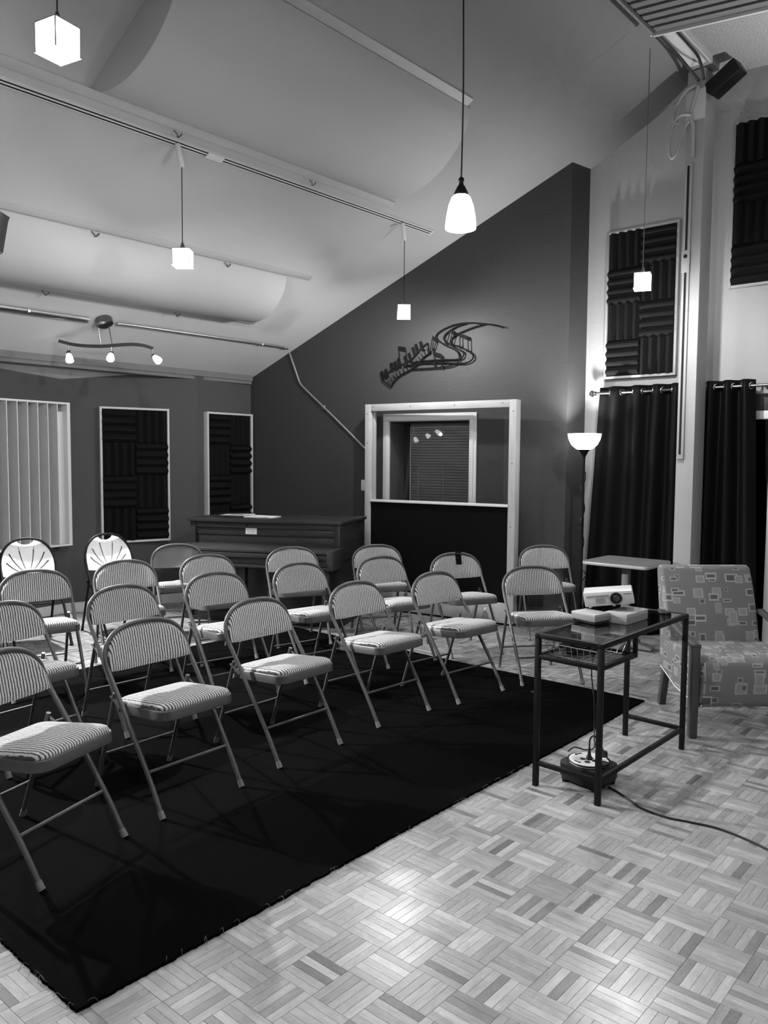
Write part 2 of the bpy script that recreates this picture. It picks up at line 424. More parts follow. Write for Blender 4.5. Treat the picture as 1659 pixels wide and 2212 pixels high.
for i in range(-44, 22):
    for j in range(-18, 31):
        cx, cy = OX + (i+.5)*PITCH, OY + (j+.5)*PITCH
        if cx < -7.75 or cy > 7.15 or cx > 1.6: continue
        if RUG[0]+.17 < cx < RUG[1]-.17 and RUG[2]+.17 < cy < RUG[3]-.17: continue
        px = to_px((cx, cy, 0))
        if cy < -.9: continue
        for k in range(NS):
            o = -PITCH/2 + SW*(k+.5)
            ax = (i+j) % 2 == 0
            x, y = (cx, cy+o) if ax else (cx+o, cy)
            q = to_px((x, y, 0))
            covered = RUG[0] < x < RUG[1] and RUG[2] < y < RUG[3]
            vis = q and -10 < q[0] < 1669 and q[1] < 2222 and not covered
            cells.append((q[2] if vis else 99., x, y, ax))
cells.sort(key=lambda c: c[0])
def slat_mesh(name, items):
    V = []; Fc = []; U = []
    for (x, y, ax, h) in items:
        o = len(V); vv = slat_verts(x, y, ax, h); V += vv; Fc += [tuple(a+o for a in f) for f in SF]
        ru, rv = (random.random()*20, random.random()*20)
        for f in SF:
            for a in f:
                p = vv[a]; U.append(((p[0] if ax else p[1])+ru, (p[1] if ax else p[0])+rv))
    me = bpy.data.meshes.new(name); me.from_pydata(V, [], Fc)
    ul = me.uv_layers.new(name='UVMap'); ul.data.foreach_set('uv', [c for t in U for c in t])
    me.materials.append(parquet); return me
sm = [slat_mesh('parquet_slat', [(0, 0, True, random.uniform(-.0004, 0))]) for _ in range(10)]
for n, (d, x, y, ax) in enumerate(cells[:300]):
    o = put('parquet_slat', sm[n % 10], fl); o.location = (x, y, 0); o.rotation_euler = (0, 0, 0 if ax else R(90))
rest = put('parquet_field', slat_mesh('parquet_field', [(x, y, ax, random.uniform(-.0004, 0)) for d, x, y, ax in cells[300:]]), fl)
rest['kind'] = 'stuff'

# ---- ceiling: left slope rises to a ridge, right side nearly flat
m = MB()
def cprism(x0, x1):
    m.prism([(x0, cz(x0)), (x1, cz(x1) if x1 != RIDGE_X else cz(RIDGE_X)), (x1, cz(x1)+.12), (x0, cz(x0)+.12)], lambda u, v, d: (u, d, v), -3.1, 7.4)
cprism(-8.2, RIDGE_X); cprism(RIDGE_X, 3.6)
tag(m.build('ceiling', ceil_m), 'pale sloping ceiling rising from the left wall to a ridge', kind='structure')
# ---- ridge beam
bm_ = MB().box(-2.575, -2.40, -3.0, 7.15, cz(RIDGE_X)-.07, cz(RIDGE_X)-.004)
tag(bm_.build('trim_1', ceil_m), 'white ridge beam meeting the top of the column', kind='structure')

# ---- left wall: three splayed faces
m = MB()
inner = [J0, J1, J2, J3]
poly = [(-8.2, -3.), *inner[:1], *inner[1:], (-7.5, 7.3), (-8.2, 7.3)]
m.prism([(-8.2, -3.1), (J0[0], -3.1), J0, J1, J2, J3, (-7.43, 6.4), (-8.2, 6.4)], lambda u, v, d: (u, v, d), -.11, 2.475)
tag(m.build('wall_left', walll_m, angle=5), 'dark grey left wall of three splayed faces', kind='structure')
m = MB().box(-8.2, XS+.012, -3.0, 6.12, 2.476, 2.56)
m.box(-8.2, XS-.006, -3.0, 6.12, 2.44, 2.476)
tag(m.build('trim_2', M('ledge_paint', .16, .7)), 'pale ledge between the left wall and the ceiling', kind='structure')
m = MB()
for a, b in ((J0, J1), (J1, J2), (J2, J3)):
    d = Vector((b[0]-a[0], b[1]-a[1], 0)); n = Vector((d.y, -d.x, 0)).normalized()
    m.bar(Vector((*a, .05)) + n*.007, Vector((*b, .05)) + n*.007, .012, .10)
tag(m.build('baseboard_left', white_m), 'pale baseboard along the left wall', kind='structure')

# ---- grey back wall with the control-room window opening, and its end return
def gw(u, z, d):   # local wall coords: u to the right, z up, d into the wall
    return (J3[0] + math.cos(GA)*u - math.sin(GA)*d, J3[1] + math.sin(GA)*u + math.cos(GA)*d, z)
def gtop(u): return cz(J3[0] + math.cos(GA)*u)+.02
WU0, WU1, WZ0, WZ1 = 1.89, 2.825, .98, 1.985
m = MB(); TH = .30
for a, b, z0, z1 in ((-.35, WU0, -.11, None), (WU1, gl, -.11, None), (WU0, WU1, -.11, WZ0), (WU0, WU1, WZ1, None)):
    m.prism([(a, z0), (b, z0), (b, gtop(b) if z1 is None else z1), (a, gtop(a) if z1 is None else z1)], gw, 0, TH)
ret = [G1, K1, (-3.95, YC+.1), (gw(gl-.3, 0, TH)[0], gw(gl-.3, 0, TH)[1])]
zt = cz(-3.66)+.02
m.prism(ret, lambda u, v, d: (u, v, d), -.11, zt)
tag(m.build('wall_back', wallg_m, angle=5), 'dark grey wall with the control-room window and a short lit return', kind='structure')
m = MB().prism([(-.02, 0), (gl, 0), (gl, .165), (-.02, .165)], gw, -.014, -.001)
tag(m.build('baseboard_back', wallg_m, bevel=.003), 'dark grey baseboard along the grey wall', kind='structure')

# ---- pale wall behind the curtains, with a glazed door opening
m = MB(); DX0, DX1, DZ = -3.25, -.7, 2.15
def rw(u, z, d): return (u, YC+d, z)
for a, b, z0, full in ((-4.1, DX0, -.11, 1), (DX1, 3.6, -.11, 1)):
    m.prism([(a, z0), (b, z0), (b, cz(b)+.02), (a, cz(a)+.02)], rw, 0, .16)
m.prism([(DX0, DZ), (DX1, DZ), (DX1, cz(DX1)+.02), (RIDGE_X, cz(RIDGE_X)+.02), (DX0, cz(DX0)+.02)], rw, 0, .16)
tag(m.build('wall_right', wallc_m, angle=5), 'pale textured wall behind the black curtains', kind='structure')
dr = thing('door_1', (0, YC, 0), 0, 'glazed patio door behind the curtains at the right edge', kind='structure')
m = MB(); m.box(DX0, DX1, .0, .08, 1.94, 2.01); m.box(DX0, DX0+.07, 0, .08, 0, 1.94); m.box(DX1-.07, DX1, 0, .08, 0, 1.94); m.box(DX0, DX1, 0, .08, 0, .06); m.box(-1.98, -1.91, .02, .07, .06, 1.94)
m.build('door_frame', white_m, dr, bevel=.004)
MB().box(DX0, DX1, .005, .1, 2.012, 2.149).build('head_trim', wallg_m, dr, bevel=.004)
MB().box(DX0+.07, DX1-.07, .04, .046, .06, 1.94).build('pane', dglass_m, dr)
# night outside the door and behind the control-room window
tag(MB().box(-4.3, 3.6, YC+1.4, YC+1.5, -.2, 3).build('wall_outside', dark_m), 'dark night outside the patio door', kind='structure')

# ---- walls behind the camera
tag(MB().box(3.5, 3.65, -3.1, 7.4, -.11, cz(3.5)+.02).build('wall_side', wallc_m), 'pale wall to the right of the camera', kind='structure')
m = MB().prism([(-8.2, -.11), (3.65, -.11), (3.65, cz(3.6)+.02), (RIDGE_X, cz(RIDGE_X)+.02), (-8.2, cz(-8.2)+.02)], lambda u, v, d: (u, d, v), -3.15, -3.0)
tag(m.build('wall_front', wallc_m), 'pale wall behind the camera', kind='structure')

# ---- white column with surface raceway
col = thing('column', (0, 0, 0), 0, 'slim white square column standing before the curtains', kind='structure')
CX0, CX1, CY0, CY1 = -2.597, -2.448, 6.75, 6.985
MB().box(CX0, CX1, CY0, CY1, 0, cz(RIDGE_X)-.085).build('shaft', wallc_m, col, bevel=.006)
m = MB().box(-2.586, -2.528, CY0-.024, CY0, 1.60, 4.02); m.build('raceway', wallc_m, col, bevel=.003)
MB().box(-2.567, -2.548, CY0-.0255, CY0-.0235, 3.32, 4.0).box(-2.567, -2.548, CY0-.0255, CY0-.0235, 1.64, 3.14).build('raceway_slot', dark_m, col)
MB().box(-2.590, -2.524, CY0-.034, CY0-.024, 3.14, 3.32).build('raceway_coupler', wallc_m, col, bevel=.004)
MB().lathe([(.016, 0), (.016, .006)], 12, (-2.557, CY0-.034, 3.27), (0,-1,0)).build('coupler_knob', dark_m, col)
MB().box(-2.60, -2.445, CY0-.012, CY0, 4.36, 4.60).build('cap_plate', ceil_m, col, bevel=.004)

# ---- control-room window in the grey wall
wn = thing('window_1', gw(0, 0, 0), GA, 'control-room window with wide white casing behind the glazed screen', kind='structure')
def casing(u0, u1, z0, z1, w, name, d0, d1, mat, par):
    for (a, b, c, d) in ((u0, u1, z1-w, z1), (u0, u1, z0, z0+w), (u0, u0+w, z0+w, z1-w), (u1-w, u1, z0+w, z1-w)):
        MB().box(a, b, d0, d1, c, d).build(name, mat, par, bevel=.004)
casing(WU0-.075, WU1+.065, WZ0-.07, WZ1+.07, .078, 'casing', -.022, -.001, white_m, wn)
casing(WU0-.045, WU1+.035, WZ0-.04, WZ1+.04, .042, 'casing_bead', -.032, -.022, white_m, wn)
MB().box(WU0, WU0+.012, 0, .29, WZ0, WZ1).build('reveal', walll_m, wn)
MB().box(WU1-.012, WU1, 0, .29, WZ0, WZ1).build('reveal', walll_m, wn)
MB().box(WU0, WU1, 0, .29, WZ1-.012, WZ1).build('reveal', walll_m, wn)
m = MB(); m.add([(WU0+.012, .10, WZ0), (WU1-.012, .022, WZ0), (WU1-.012, .127, WZ1-.012), (WU0+.012, .205, WZ1-.012)], [(0,1,2,3)])
m.build('pane', wglass_m, wn)
bl = thing('window_blind', gw(0, .0, .25), GA, 'grey venetian blind lowered in the control-room window', 'blind')
MB().box(WU0+.12, WU1-.02, -.02, .02, WZ1-.06, WZ1-.02).build('headrail', blind_m, bl, bevel=.003)
MB().box(WU0+.115, WU1-.02, -.022, -.02, WZ1-.068, WZ1-.06).build('headrail_lip', white_m, bl)
sl = MB(); sl.obox((0, 0, 0), ((1,0,0), (0,.62,-.78), (0,.78,.62)), ((WU1-WU0-.14)/2, .0145, .0009)); slm = sl.mesh('slat', blind_m)
for k in range(31):
    o = put('slat', slm, bl); o.location = ((WU0+.12+WU1-.02)/2, 0, WZ1-.085-k*.0295)
for uu in (WU0+.22, (WU0+WU1)/2+.05, WU1-.11):
    MB().tube([(uu, -.018, WZ1-.07), (uu, -.018, WZ0+.02)], .0016, 5).build('ladder_cord', blind_m, bl)
MB().tube([(WU0+.118, -.012, WZ1-.07), (WU0+.118, -.012, WZ0+.02)], .003, 6).build('tilt_wand', white_m, bl)
tag(MB().box(1.7, 3.0, .6, .62, .7, 2.2).build('wall_control_room', walll_m), 'dark control-room wall behind the blind', kind='structure').matrix_world = Matrix.Translation(gw(0,0,0)) @ Matrix.Rotation(GA, 4, 'Z')
sw = thing('light_switch', gw(1.571, 1.297, 0), GA, 'white switch plate on the grey wall left of the glazed screen', 'switch')
MB().box(-.036, .036, -.009, -.0005, -.058, .058).build('plate', white_m, sw, bevel=.003)
MB().box(-.005, .005, -.018, -.009, -.012, .012).build('toggle', white_m, sw, bevel=.002)

# ================================================================== CEILING THINGS
NL = math.hypot(SL, 1)
def cp(x, y, d=0.): return Vector((x + SL*d/NL, y, ZS + SL*(x-XS) - d/NL))
def curved_panel(x0, x1, y0, y1, sag, label, battens, hooks):
    t = thing('ceiling_diffuser', cp((x0+x1)/2, (y0+y1)/2), 0, label, 'ceiling panel', 'bowed ceiling diffusers'); o = t.location.copy()
    n = 28
    def arc(k): u = k/n; return x0+(x1-x0)*u, .018 + sag*max(0, 1-(2*u-1)**2)**.72
    m = MB()
    m.grid(lambda i, j: cp(*[arc(i*n)[0], y0+(y1-y0)*j], arc(i*n)[1]) - o, n, 1)
    m.grid(lambda i, j: cp(*[arc(i*n)[0], y0+(y1-y0)*j], max(.008, arc(i*n)[1]-.008)) - o, n, 1)
    m.build('bowed_sheet', ceil_m, t, angle=60)
    for y, dy in ((y0, .008), (y1-.008, .008)):
        P = [cp(arc(k)[0], y, arc(k)[1]-.002) - o for k in range(n+1)]; Q = [cp(x1, y, .004) - o, cp(x0, y, .004) - o]
        pts = P + Q; m = MB(); L = len(pts)
        m.add(pts + [p + Vector((0, dy, 0)) for p in pts], [tuple(range(L)), tuple(range(2*L-1, L-1, -1))] + [(k, L+k, L+(k+1) % L, (k+1) % L) for k in range(L)])
        m.build('end_board', ceil_m, t)
    for bx, by0, by1, w in battens:
        m = MB(); c = (cp(bx, by0, .010) + cp(bx, by1, .010))/2 - o
        m.obox(c, ((0,1,0), (1,0,SL), (-SL,0,1)), ((by1-by0)/2, w/2, .009)); m.build('batten', strip_m, t, bevel=.002)
    for hx, hy in hooks:
        c = cp(hx, hy, .02) - o
        m = MB().tube(smooth_path([c + Vector((0,-.035,.0)), c + Vector((.012,-.018,-.022)), c + Vector((-.006,.0,-.034)), c + Vector((.014,.014,-.02)), c + Vector((0,.03,-.004))], 4), .0045, 6)
        m.build('hook', nickel_m, t)
    return t
curved_panel(-4.66, -3.71, 2.63, 5.25, .25, 'large bowed ceiling panel above the track, nearest the bell pendant',
             [(-4.70, .2, 5.5, .07), (-3.675, .2, 5.2, .07)], [(-4.74, 3.30), (-4.74, 4.56)])
curved_panel(-6.42, -5.76, 1.3, 5.2, .19, 'lower bowed ceiling panel above the three-spot light',
             [(-5.72, .8, 5.48, .06), (-6.45, .8, 5.4, .06)], [(-5.76, 3.26), (-5.76, 4.51), (-6.49, 3.22), (-6.49, 4.49)])

# ---- lighting track
TX = -4.825
tr = thing('light_track', cp(TX, 3.2), 0, 'long white lighting track along the sloping ceiling', 'light track'); o = tr.location.copy()
def tbox(name, dx, y0, y1, w, d0, d1, mat):
    m = MB(); c = (cp(TX, y0, (d0+d1)/2) + cp(TX, y1, (d0+d1)/2))/2 - o + Vector((1,0,SL)).normalized()*dx
    m.obox(c, ((0,1,0), (1,0,SL), (-SL,0,1)), ((y1-y0)/2, w/2, (d1-d0)/2)); return m.build(name, mat, tr)
tbox('rail', 0, .4, 6.22, .052, .001, .022, white_m)
for dx in (-.012, .012):
    tbox('slot', dx, .4, 3.60, .010, .0215, .0235, dark_m); tbox('slot', dx, 3.74, 6.20, .010, .0215, .0235, dark_m)
tbox('splice', 0, 3.60, 3.74, .056, .001, .030, white_m)
# ---- cube pendants
def cube_mesh(s=.118):
    m = MB(); h = s/2; t = .006
    for sx in (-1, 1):
        m.box(sx*h-(t if sx > 0 else 0), sx*h+(t if sx < 0 else 0), -h, h, -h, h)
        m.box(-h, h, sx*h-(t if sx > 0 else 0), sx*h+(t if sx < 0 else 0), -h, h)
    m.box(-h, h, -h, h, h-t, h); return m.mesh('shade', cubeglow_m, bevel=.004)
CUBE = cube_mesh()
def cube_pendant(pos, top, rz, label, head=None, w=P_CUBE, cord_mat=None):
    t = thing('cube_pendant', pos, 0, label, 'pendant lamp', 'glass cube pendants')
    sh = put('shade', CUBE, t); sh.rotation_euler = (0, 0, rz)
    for sx in (-1, 1):  # dark rods added to stand for the darker edges of the glowing glass
        for sy in (-1, 1):
            e = MB().tube([(sx*.0585, sy*.0585, -.059), (sx*.0585, sy*.0585, .059)], .0026, 6).build('drawn_edge', M('drawn_edge_grey', .12, .6), t); e.rotation_euler = (0, 0, rz)
        for ax_ in (0, 1):
            q = [(sx*.0585, -.059, .058), (sx*.0585, .059, .058)] if ax_ else [(-.059, sx*.0585, .058), (.059, sx*.0585, .058)]
            e = MB().tube(q, .0026, 6).build('drawn_edge', M('drawn_edge_grey', .12, .6), t); e.rotation_euler = (0, 0, rz)
    MB().lathe([(.001, -.045), (.016, -.04), (.024, -.018), (.02, .012), (.012, .03), (.012, .05)], 14).build('bulb', spotglow_m, t)
    MB().lathe([(.018, .06), (.018, .075), (.009, .10), (.004, .115)], 14).build('cap', nickel_m, t)
    tp = Vector(top) - Vector(pos)
    MB().tube([(0, 0, .11), tuple(tp)], .0032, 6).build('cord', cord_mat or blackp_m, t)
    if head:
        hp = Vector(head) - Vector(pos)
        MB().tube([tuple(hp), tuple(tp + Vector((0,0,-.012)))], [.019, .019], 14).build('track_head', white_m, t, bevel=.003)
    lamp('bulb_light', t, (0, 0, -.075), w, .03)
    return t
cube_pendant((-4.795, 3.37, 2.971), (-4.795, 3.37, 3.60), R(41), 'cube pendant on the track, middle of the ceiling left of centre', cp(TX, 3.35, .024))
cube_pendant((-4.808, 5.80, 2.942), (-4.808, 5.80, 3.60), R(41), 'cube pendant on the track nearest the music-note wall art', cp(TX, 5.78, .024), w=26)
cube_pendant((-3.15, 1.637, 3.239), (-3.15, 1.637, cz(-3.15)), R(12), 'largest cube pendant, in the upper left corner')
cube_pendant((-2.564, 5.899, 2.93), (-2.557, 5.905, 4.62), R(20), 'cube pendant on a long cord before the foam panel by the column', w=28, cord_mat=nickel_m)
# ---- bell pendants: one in view, three more behind and above the camera
def bell_pendant(pos, label, watts, group='bell pendants'):
    t = thing('bell_pendant', pos, 0, label, 'pendant lamp', group)
    MB().lathe([(.074, -.083), (.0745, -.060), (.070, -.02), (.060, .03), (.046, .066), (.030, .082), (.027, .078), (.043, .062), (.057, .028), (.067, -.02), (.0715, -.06), (.071, -.083), (.074, -.083)], 32).build('shade', bellglow_m, t, angle=70)
    MB().lathe([(.001, -.02), (.02, -.01), (.026, .012), (.016, .04), (.013, .07)], 14).build('bulb', spotglow_m, t)
    MB().lathe([(.036, .076), (.034, .090), (.020, .118), (.012, .128), (.011, .142), (.015, .148), (.013, .158), (.004, .166)], 20).build('cap', black_m, t)
    z1 = cz(pos[0]) - pos[2] - .02
    if RIDGE_X - .1 < pos[0] < -2.38: z1 -= .1
    MB().tube(smooth_path([(0, 0, .16), (.004, .002, z1*.3), (-.003, 0, z1*.6), (.004, 0, z1*.85), (0, 0, z1)], 5), .0042, 7).build('cord', blackp_m, t)
    MB().lathe([(.055, z1-.012), (.06, z1-.002), (.06, z1+.01)], 20).build('ceiling_rose', black_m, t)
    lamp('bulb_light', t, (0, 0, -.10), watts, .035)
    return t
bell_pendant((-2.345, 3.257, 2.795), 'bell pendant with black cap on a black cord, centre of the view', P_BELL)
bell_pendant((-.75, .55, 2.75), 'bell pendant above the camera, outside the frame', P_BELL_REAR)
bell_pendant((.75, 2.35, 2.75), 'bell pendant to the right of the camera, outside the frame', P_BELL_REAR)
bell_pendant((-1.9, -1.1, 2.75), 'bell pendant behind the camera, outside the frame', P_BELL_REAR)

# ---- conduit along the ceiling and down the grey wall
CXX = -6.755
def gp(u, z): return Vector(gw(u, z, -.016))
P = [cp(CXX, y, .018) for y in (1.39, 1.9, 2.8, 3.75)]
c1 = thing('conduit', P[0], 0, 'steel conduit along the ceiling, bending down the grey wall', 'conduit'); o = c1.location.copy()
MB().tube([p-o for p in P], .0125, 10).build('pipe', steel_m, c1)
MB().tube([cp(CXX-.045, y, .016)-o for y in (2.2, 3.1, 3.76)], .009, 8).build('pipe', nickel_m, c1)
b = smooth_path([cp(CXX, 4.02, .026), cp(CXX, 4.3, .018), cp(CXX, 5.9, .018), cp(CXX-.005, 6.08, .022), gp(.565, 2.80), gp(.61, 2.70), gp(.70, 2.48), gp(.725, 2.43), gp(.80, 2.355), gp(1.177, 2.044), gp(1.72, 1.585)], 5)
MB().tube([p-o for p in b], .0125, 10).build('pipe', steel_m, c1)
for q, nrm in ((cp(CXX, 3.2, .02), None), (cp(CXX, 5.75, .02), None), (gp(1.05, 2.15), None)):
    MB().obox(q-o, ((0,1,0), (1,0,0), (0,0,1)), (.011, .018, .018)).build('strap', steel_m, c1, bevel=.003)

# ---- wavy three-spot ceiling lights: one in view, its twin further left on the same conduit
def spot_fixture(dy, label, spots):
    sp = thing('spot_light', cp(CXX, 3.89+dy, 0), 0, label, 'ceiling light', 'three-spot ceiling lights'); o = Vector(cp(CXX, 3.89, 0))
    dn = Vector((SL, 0, -1)).normalized()
    MB().lathe([(.075, 0), (.078, .01), (.075, .05), (.06, .062), (.02, .066)], 28, (0,0,0), dn).build('canopy', nickel_m, sp)
    B = [(-7.06, 3.621, 2.632), (-6.956, 3.711, 2.600), (-6.84, 3.812, 2.588), (-6.734, 3.904, 2.590), (-6.63, 3.995, 2.602), (-6.544, 4.069, 2.606), (-6.47, 4.134, 2.593), (-6.418, 4.179, 2.570)]
    Bp = smooth_path([Vector(p)-o for p in B], 5)
    w, h = .011, .014; rings = []
    for k, p in enumerate(Bp):
        tdir = (Bp[min(k+1, len(Bp)-1)] - Bp[max(k-1, 0)]).normalized(); sd = tdir.cross(Vector((0,0,1))).normalized(); un = sd.cross(tdir)
        rings.append([p + sd*a*w + un*c*h for a, c in ((-1,-1),(1,-1),(1,1),(-1,1))])
    vv = [q for g in rings for q in g]
    m = MB(); m.add(vv, [(k*4+i, k*4+(i+1) % 4, k*4+4+(i+1) % 4, k*4+4+i) for k in range(len(rings)-1) for i in range(4)] + [(3,2,1,0), tuple(len(vv)-4+i for i in range(4))])
    m.build('wavy_bar', nickel_m, sp)
    for q in (-.045, .045):
        a = Vector((q*.6, q*.8, -.055)); e = Vector(B[3]) - o + Vector((q*.9, q*.75, .01))
        MB().tube([a, e], .005, 8).build('hanger_rod', nickel_m, sp)
    for p, d, watts, cone in spots:
        d = Vector(d).normalized(); p = Vector(p) - o
        MB().tube([p + Vector((0,0,.02)), p - Vector((0,0,.03))], .006, 8).build('stem', nickel_m, sp)
        base = p - Vector((0,0,.035))
        yk = [base + Vector((.03,0,.01)), base + Vector((.034,0,-.03)), base + d*.03 + Vector((.03, 0, -.01))]
        MB().tube(smooth_path(yk, 4), .004, 6).build('yoke', nickel_m, sp)
        MB().lathe([(.010, -.005), (.018, .005), (.021, .02), (.020, .03)], 16, base, d).build('head', nickel_m, sp)
        MB().lathe([(.018, .028), (.026, .05), (.032, .08), (.034, .105), (.030, .105), (.028, .08), (.022, .05), (.001, .03)], 20, base, d).build('shade', spotglow_m, sp, angle=70)
        lamp('spot_bulb', sp, base + d*.125, watts, .022, 'SPOT', d, R(cone), .6)
    return sp
S3 = [(-6.998, 3.677, 2.575), (-6.70, 3.93, 2.565), (-6.42, 4.178, 2.545)]
spot_fixture(0, 'nickel three-spot ceiling light with a wavy bar above the left wall',
    [(S3[0], (.5, -.12, -1), P_SPOT*22, 92), (S3[1], (.75, -.55, -.75), P_SPOT, 140), (S3[2], (.85, .05, -.55), P_SPOT, 140)])
spot_fixture(-2.6, 'nickel three-spot ceiling light on the conduit left of the frame',
    [(S3[0], (.8, .1, -.7), P_KEY*.2, 95), (S3[1], (.85, .33, -.58), P_KEY, 92), (S3[2], (.85, .25, -.6), P_KEY*.2, 95)])

# ---- slatted cloud under the ridge
sc_ = thing('slat_cloud', (-1.9, 5.3, 4.70), 0, 'hanging cloud of parallel wooden slats under the ridge, top right', 'ceiling slats')
rise = -.11
def cl(x, y, z): return (x+1.9 - 0, y-5.3, z + rise*(x+2.52) - 4.70 + 4.72)
for k in range(13):
    y = 5.84 - k*.098
    a, b_ = Vector(cl(-2.50, y, 0)), Vector(cl(-.9, y, 0))
    MB().bar(a, b_, .062, .022).build('slat', slatw_m, sc_, bevel=.003)
m = MB(); m.bar(cl(-2.53, 4.4, .0), cl(-2.53, 5.9, 0), .02, .05); m.build('edge_rail', slatw_m, sc_)
m = MB(); m.bar(cl(-2.53, 5.9, 0), cl(-.9, 5.9, 0), .02, .06); m.build('edge_rail', offw_m, sc_, bevel=.003)
MB().add([cl(-2.53, 4.4, .045), cl(-.9, 4.4, .045), cl(-.9, 5.89, .045), cl(-2.53, 5.89, .045)], [(0,1,2,3)]) if False else None
m = MB(); m.add([cl(-2.53, 4.4, .045), cl(-.9, 4.4, .045), cl(-.9, 5.89, .045), cl(-2.53, 5.89, .045)], [(0,1,2,3)]); m.build('backing_cloth', blackfab_m, sc_)
for xx in (-2.4, -1.0):
    for yy in (4.6, 5.7):
        q = Vector(cl(xx, yy, .01)); MB().tube([q, q + Vector((0,0,cz(xx)-4.72-rise*(xx+2.52)-.0))], .004, 6).build('hanger', nickel_m, sc_)
MB().lathe([(.012, 0), (.014, .012), (.006, .02)], 10, cl(-2.545, 5.90, -.02)).build('end_knob', white_m, sc_)

# ---- dark lamp head on the column, and looped cables
fl_ = thing('flood_lamp', (-2.37, 6.80, 4.62), 0, 'dark angled box clamped to the top of the column', 'speaker')
ax = (Vector((.86, -.1, .5)).normalized(), Vector((.10, 1, .02)).normalized())
az = ax[0].cross(ax[1]).normalized()
MB().obox((.06, 0, .02), (ax[0], ax[1], az), (.135, .07, .062)).build('housing', blackp_m, fl_, bevel=.012)
for k in (-1, 1): MB().lathe([(.012, 0), (.012, .02)], 10, Vector((.06, 0, .02)) + ax[0]*(.05+.06*k*.8) + az*.06, az).build('knob', blackp_m, fl_)
MB().tube([(-.075, 0, .02), (.02, 0, .02)], .018, 10).build('bracket', blackp_m, fl_)
cb = thing('column_cable', (-2.6, 6.7, 4.4), 0, 'white cable looped at the column top and run down its face', 'cable'); o = cb.location.copy()
yf = CY0-.016
MB().tube([Vector(p)-o for p in smooth_path([(-2.50, yf-.006, 4.62), (-2.56, yf, 4.42), (-2.535, yf, 4.33), (-2.53, yf, 4.2), (-2.528, yf, 4.06)], 6)], .014, 8).build('cable', wallc_m, cb)
MB().tube([Vector(p)-o for p in smooth_path([(-2.545, yf-.02, 4.40), (-2.63, yf-.01, 4.42), (-2.70, yf, 4.36), (-2.73, yf, 4.22), (-2.71, yf, 4.10), (-2.66, yf, 4.14), (-2.61, yf, 4.30), (-2.57, yf, 4.36)], 6)], .013, 8).build('cable_loop', wallc_m, cb)
MB().tube([Vector(p)-o for p in smooth_path([(-2.51, yf-.014, 4.63), (-2.60, yf-.01, 4.60), (-2.68, yf, 4.50), (-2.70, yf, 4.40), (-2.66, yf, 4.36), (-2.62, yf, 4.37)], 6)], .013, 8).build('cable_loop', wallc_m, cb)
MB().tube([Vector(p)-o for p in smooth_path([(-2.50, yf, 4.66), (-2.53, yf-.2, 4.72), (-2.545, 6.3, 4.755), (-2.545, 5.93, 4.76)], 5)], .012, 8).build('cable_run', nickel_m, cb)
MB().tube([Vector(p)-o for p in smooth_path([(-2.46, yf, 4.66), (-2.43, yf-.2, 4.74), (-2.425, 6.3, 4.757), (-2.425, 5.93, 4.76)], 5)], .012, 8).build('cable_run', nickel_m, cb)
# ---- dark wedge speaker hung at the far left
ws = thing('wedge_speaker', (-5.15, 2.292, 3.02), 0, 'dark wedge hanging below the ceiling at the left edge', 'speaker')
m = MB(); f2 = Vector((-.655, .755, 0)); s2 = Vector((.755, .655, 0))
m.prism([(-.36, -.20), (-.075, -.13), (-.035, .075), (-.022, .10), (-.36, .10)], lambda u, v, d: tuple(s2*u + f2*d + Vector((0,0,v))), -.02, .16); m.build('cabinet', blackp_m, ws, bevel=.006)
MB().tube([(-.16,.0,.09), (-.16,.0,cz(-5.31)-3.02-.01)], .008, 8).build('hanger', black_m, ws)

# ================================================================== THINGS ON AND AGAINST THE WALLS
def foam_tile(t, vertical):
    m = MB(); h = t/2-.001; base = .018; ht = .058; n = 4; w = 2*h/n
    m.box(-h, h, -base, 0, -h, h)
    for k in range(n):
        a = -h+k*w; b = a+w; c = (a+b)/2; e = w*.1
        pr = [(a, -base), (b, -base), (c+e, -ht), (c-e, -ht)]
        if vertical: m.prism(pr, lambda u, v, d: (u, v, d), -h, h)
        else: m.prism(pr, lambda u, v, d: (d, v, u), -h, h)
    return m.mesh('foam_tile', foam_m, angle=20)
def foam_panel(loc, rz, W, Hh, first_vertical, label, frame=.022, depth=.055, fmat=None):
    """origin at the lower left corner of the frame, on the wall"""
    t = thing('foam_panel', loc, rz, label, 'acoustic panel', 'framed foam panels')
    fm = fmat or offw_m
    MB().box(0, frame, -depth, -.001, 0, Hh).build('frame_rail', fm, t, bevel=.002)
    MB().box(W-frame, W, -depth, -.001, 0, Hh).build('frame_rail', fm, t, bevel=.002)
    MB().box(frame, W-frame, -depth, -.001, 0, frame).build('frame_rail', fm, t, bevel=.002)
    MB().box(frame, W-frame, -depth, -.001, Hh-frame, Hh).build('frame_rail', fm, t, bevel=.002)
    MB().box(frame, W-frame, -.02, -.002, frame, Hh-frame).build('backing', foam_m, t)
    tw = (W-2*frame)/2; th = (Hh-2*frame)/4
    V = [foam_tile(min(tw, th), True), foam_tile(min(tw, th), False)]
    for r_ in range(4):
        for c in range(2):
            vert = (r_+c) % 2 == (0 if first_vertical else 1)
            o = put('foam_tile', V[0 if vert else 1], t)
            o.location = (frame+tw*(c+.5), -.02, Hh-frame-th*(r_+.5)); o.scale = (tw/min(tw, th), 1, th/min(tw, th))
    return t
a2 = ang(J1, J2); n2 = Vector((math.sin(a2), -math.cos(a2), 0))
foam_panel(Vector((-7.637, 4.322, .69)) + n2*.002, a2, .725, 1.41, False, 'black foam panel in pale frame on the left wall beside the slatted diffuser')
a3 = ang(J2, J3); n3 = Vector((math.sin(a3), -math.cos(a3), 0))
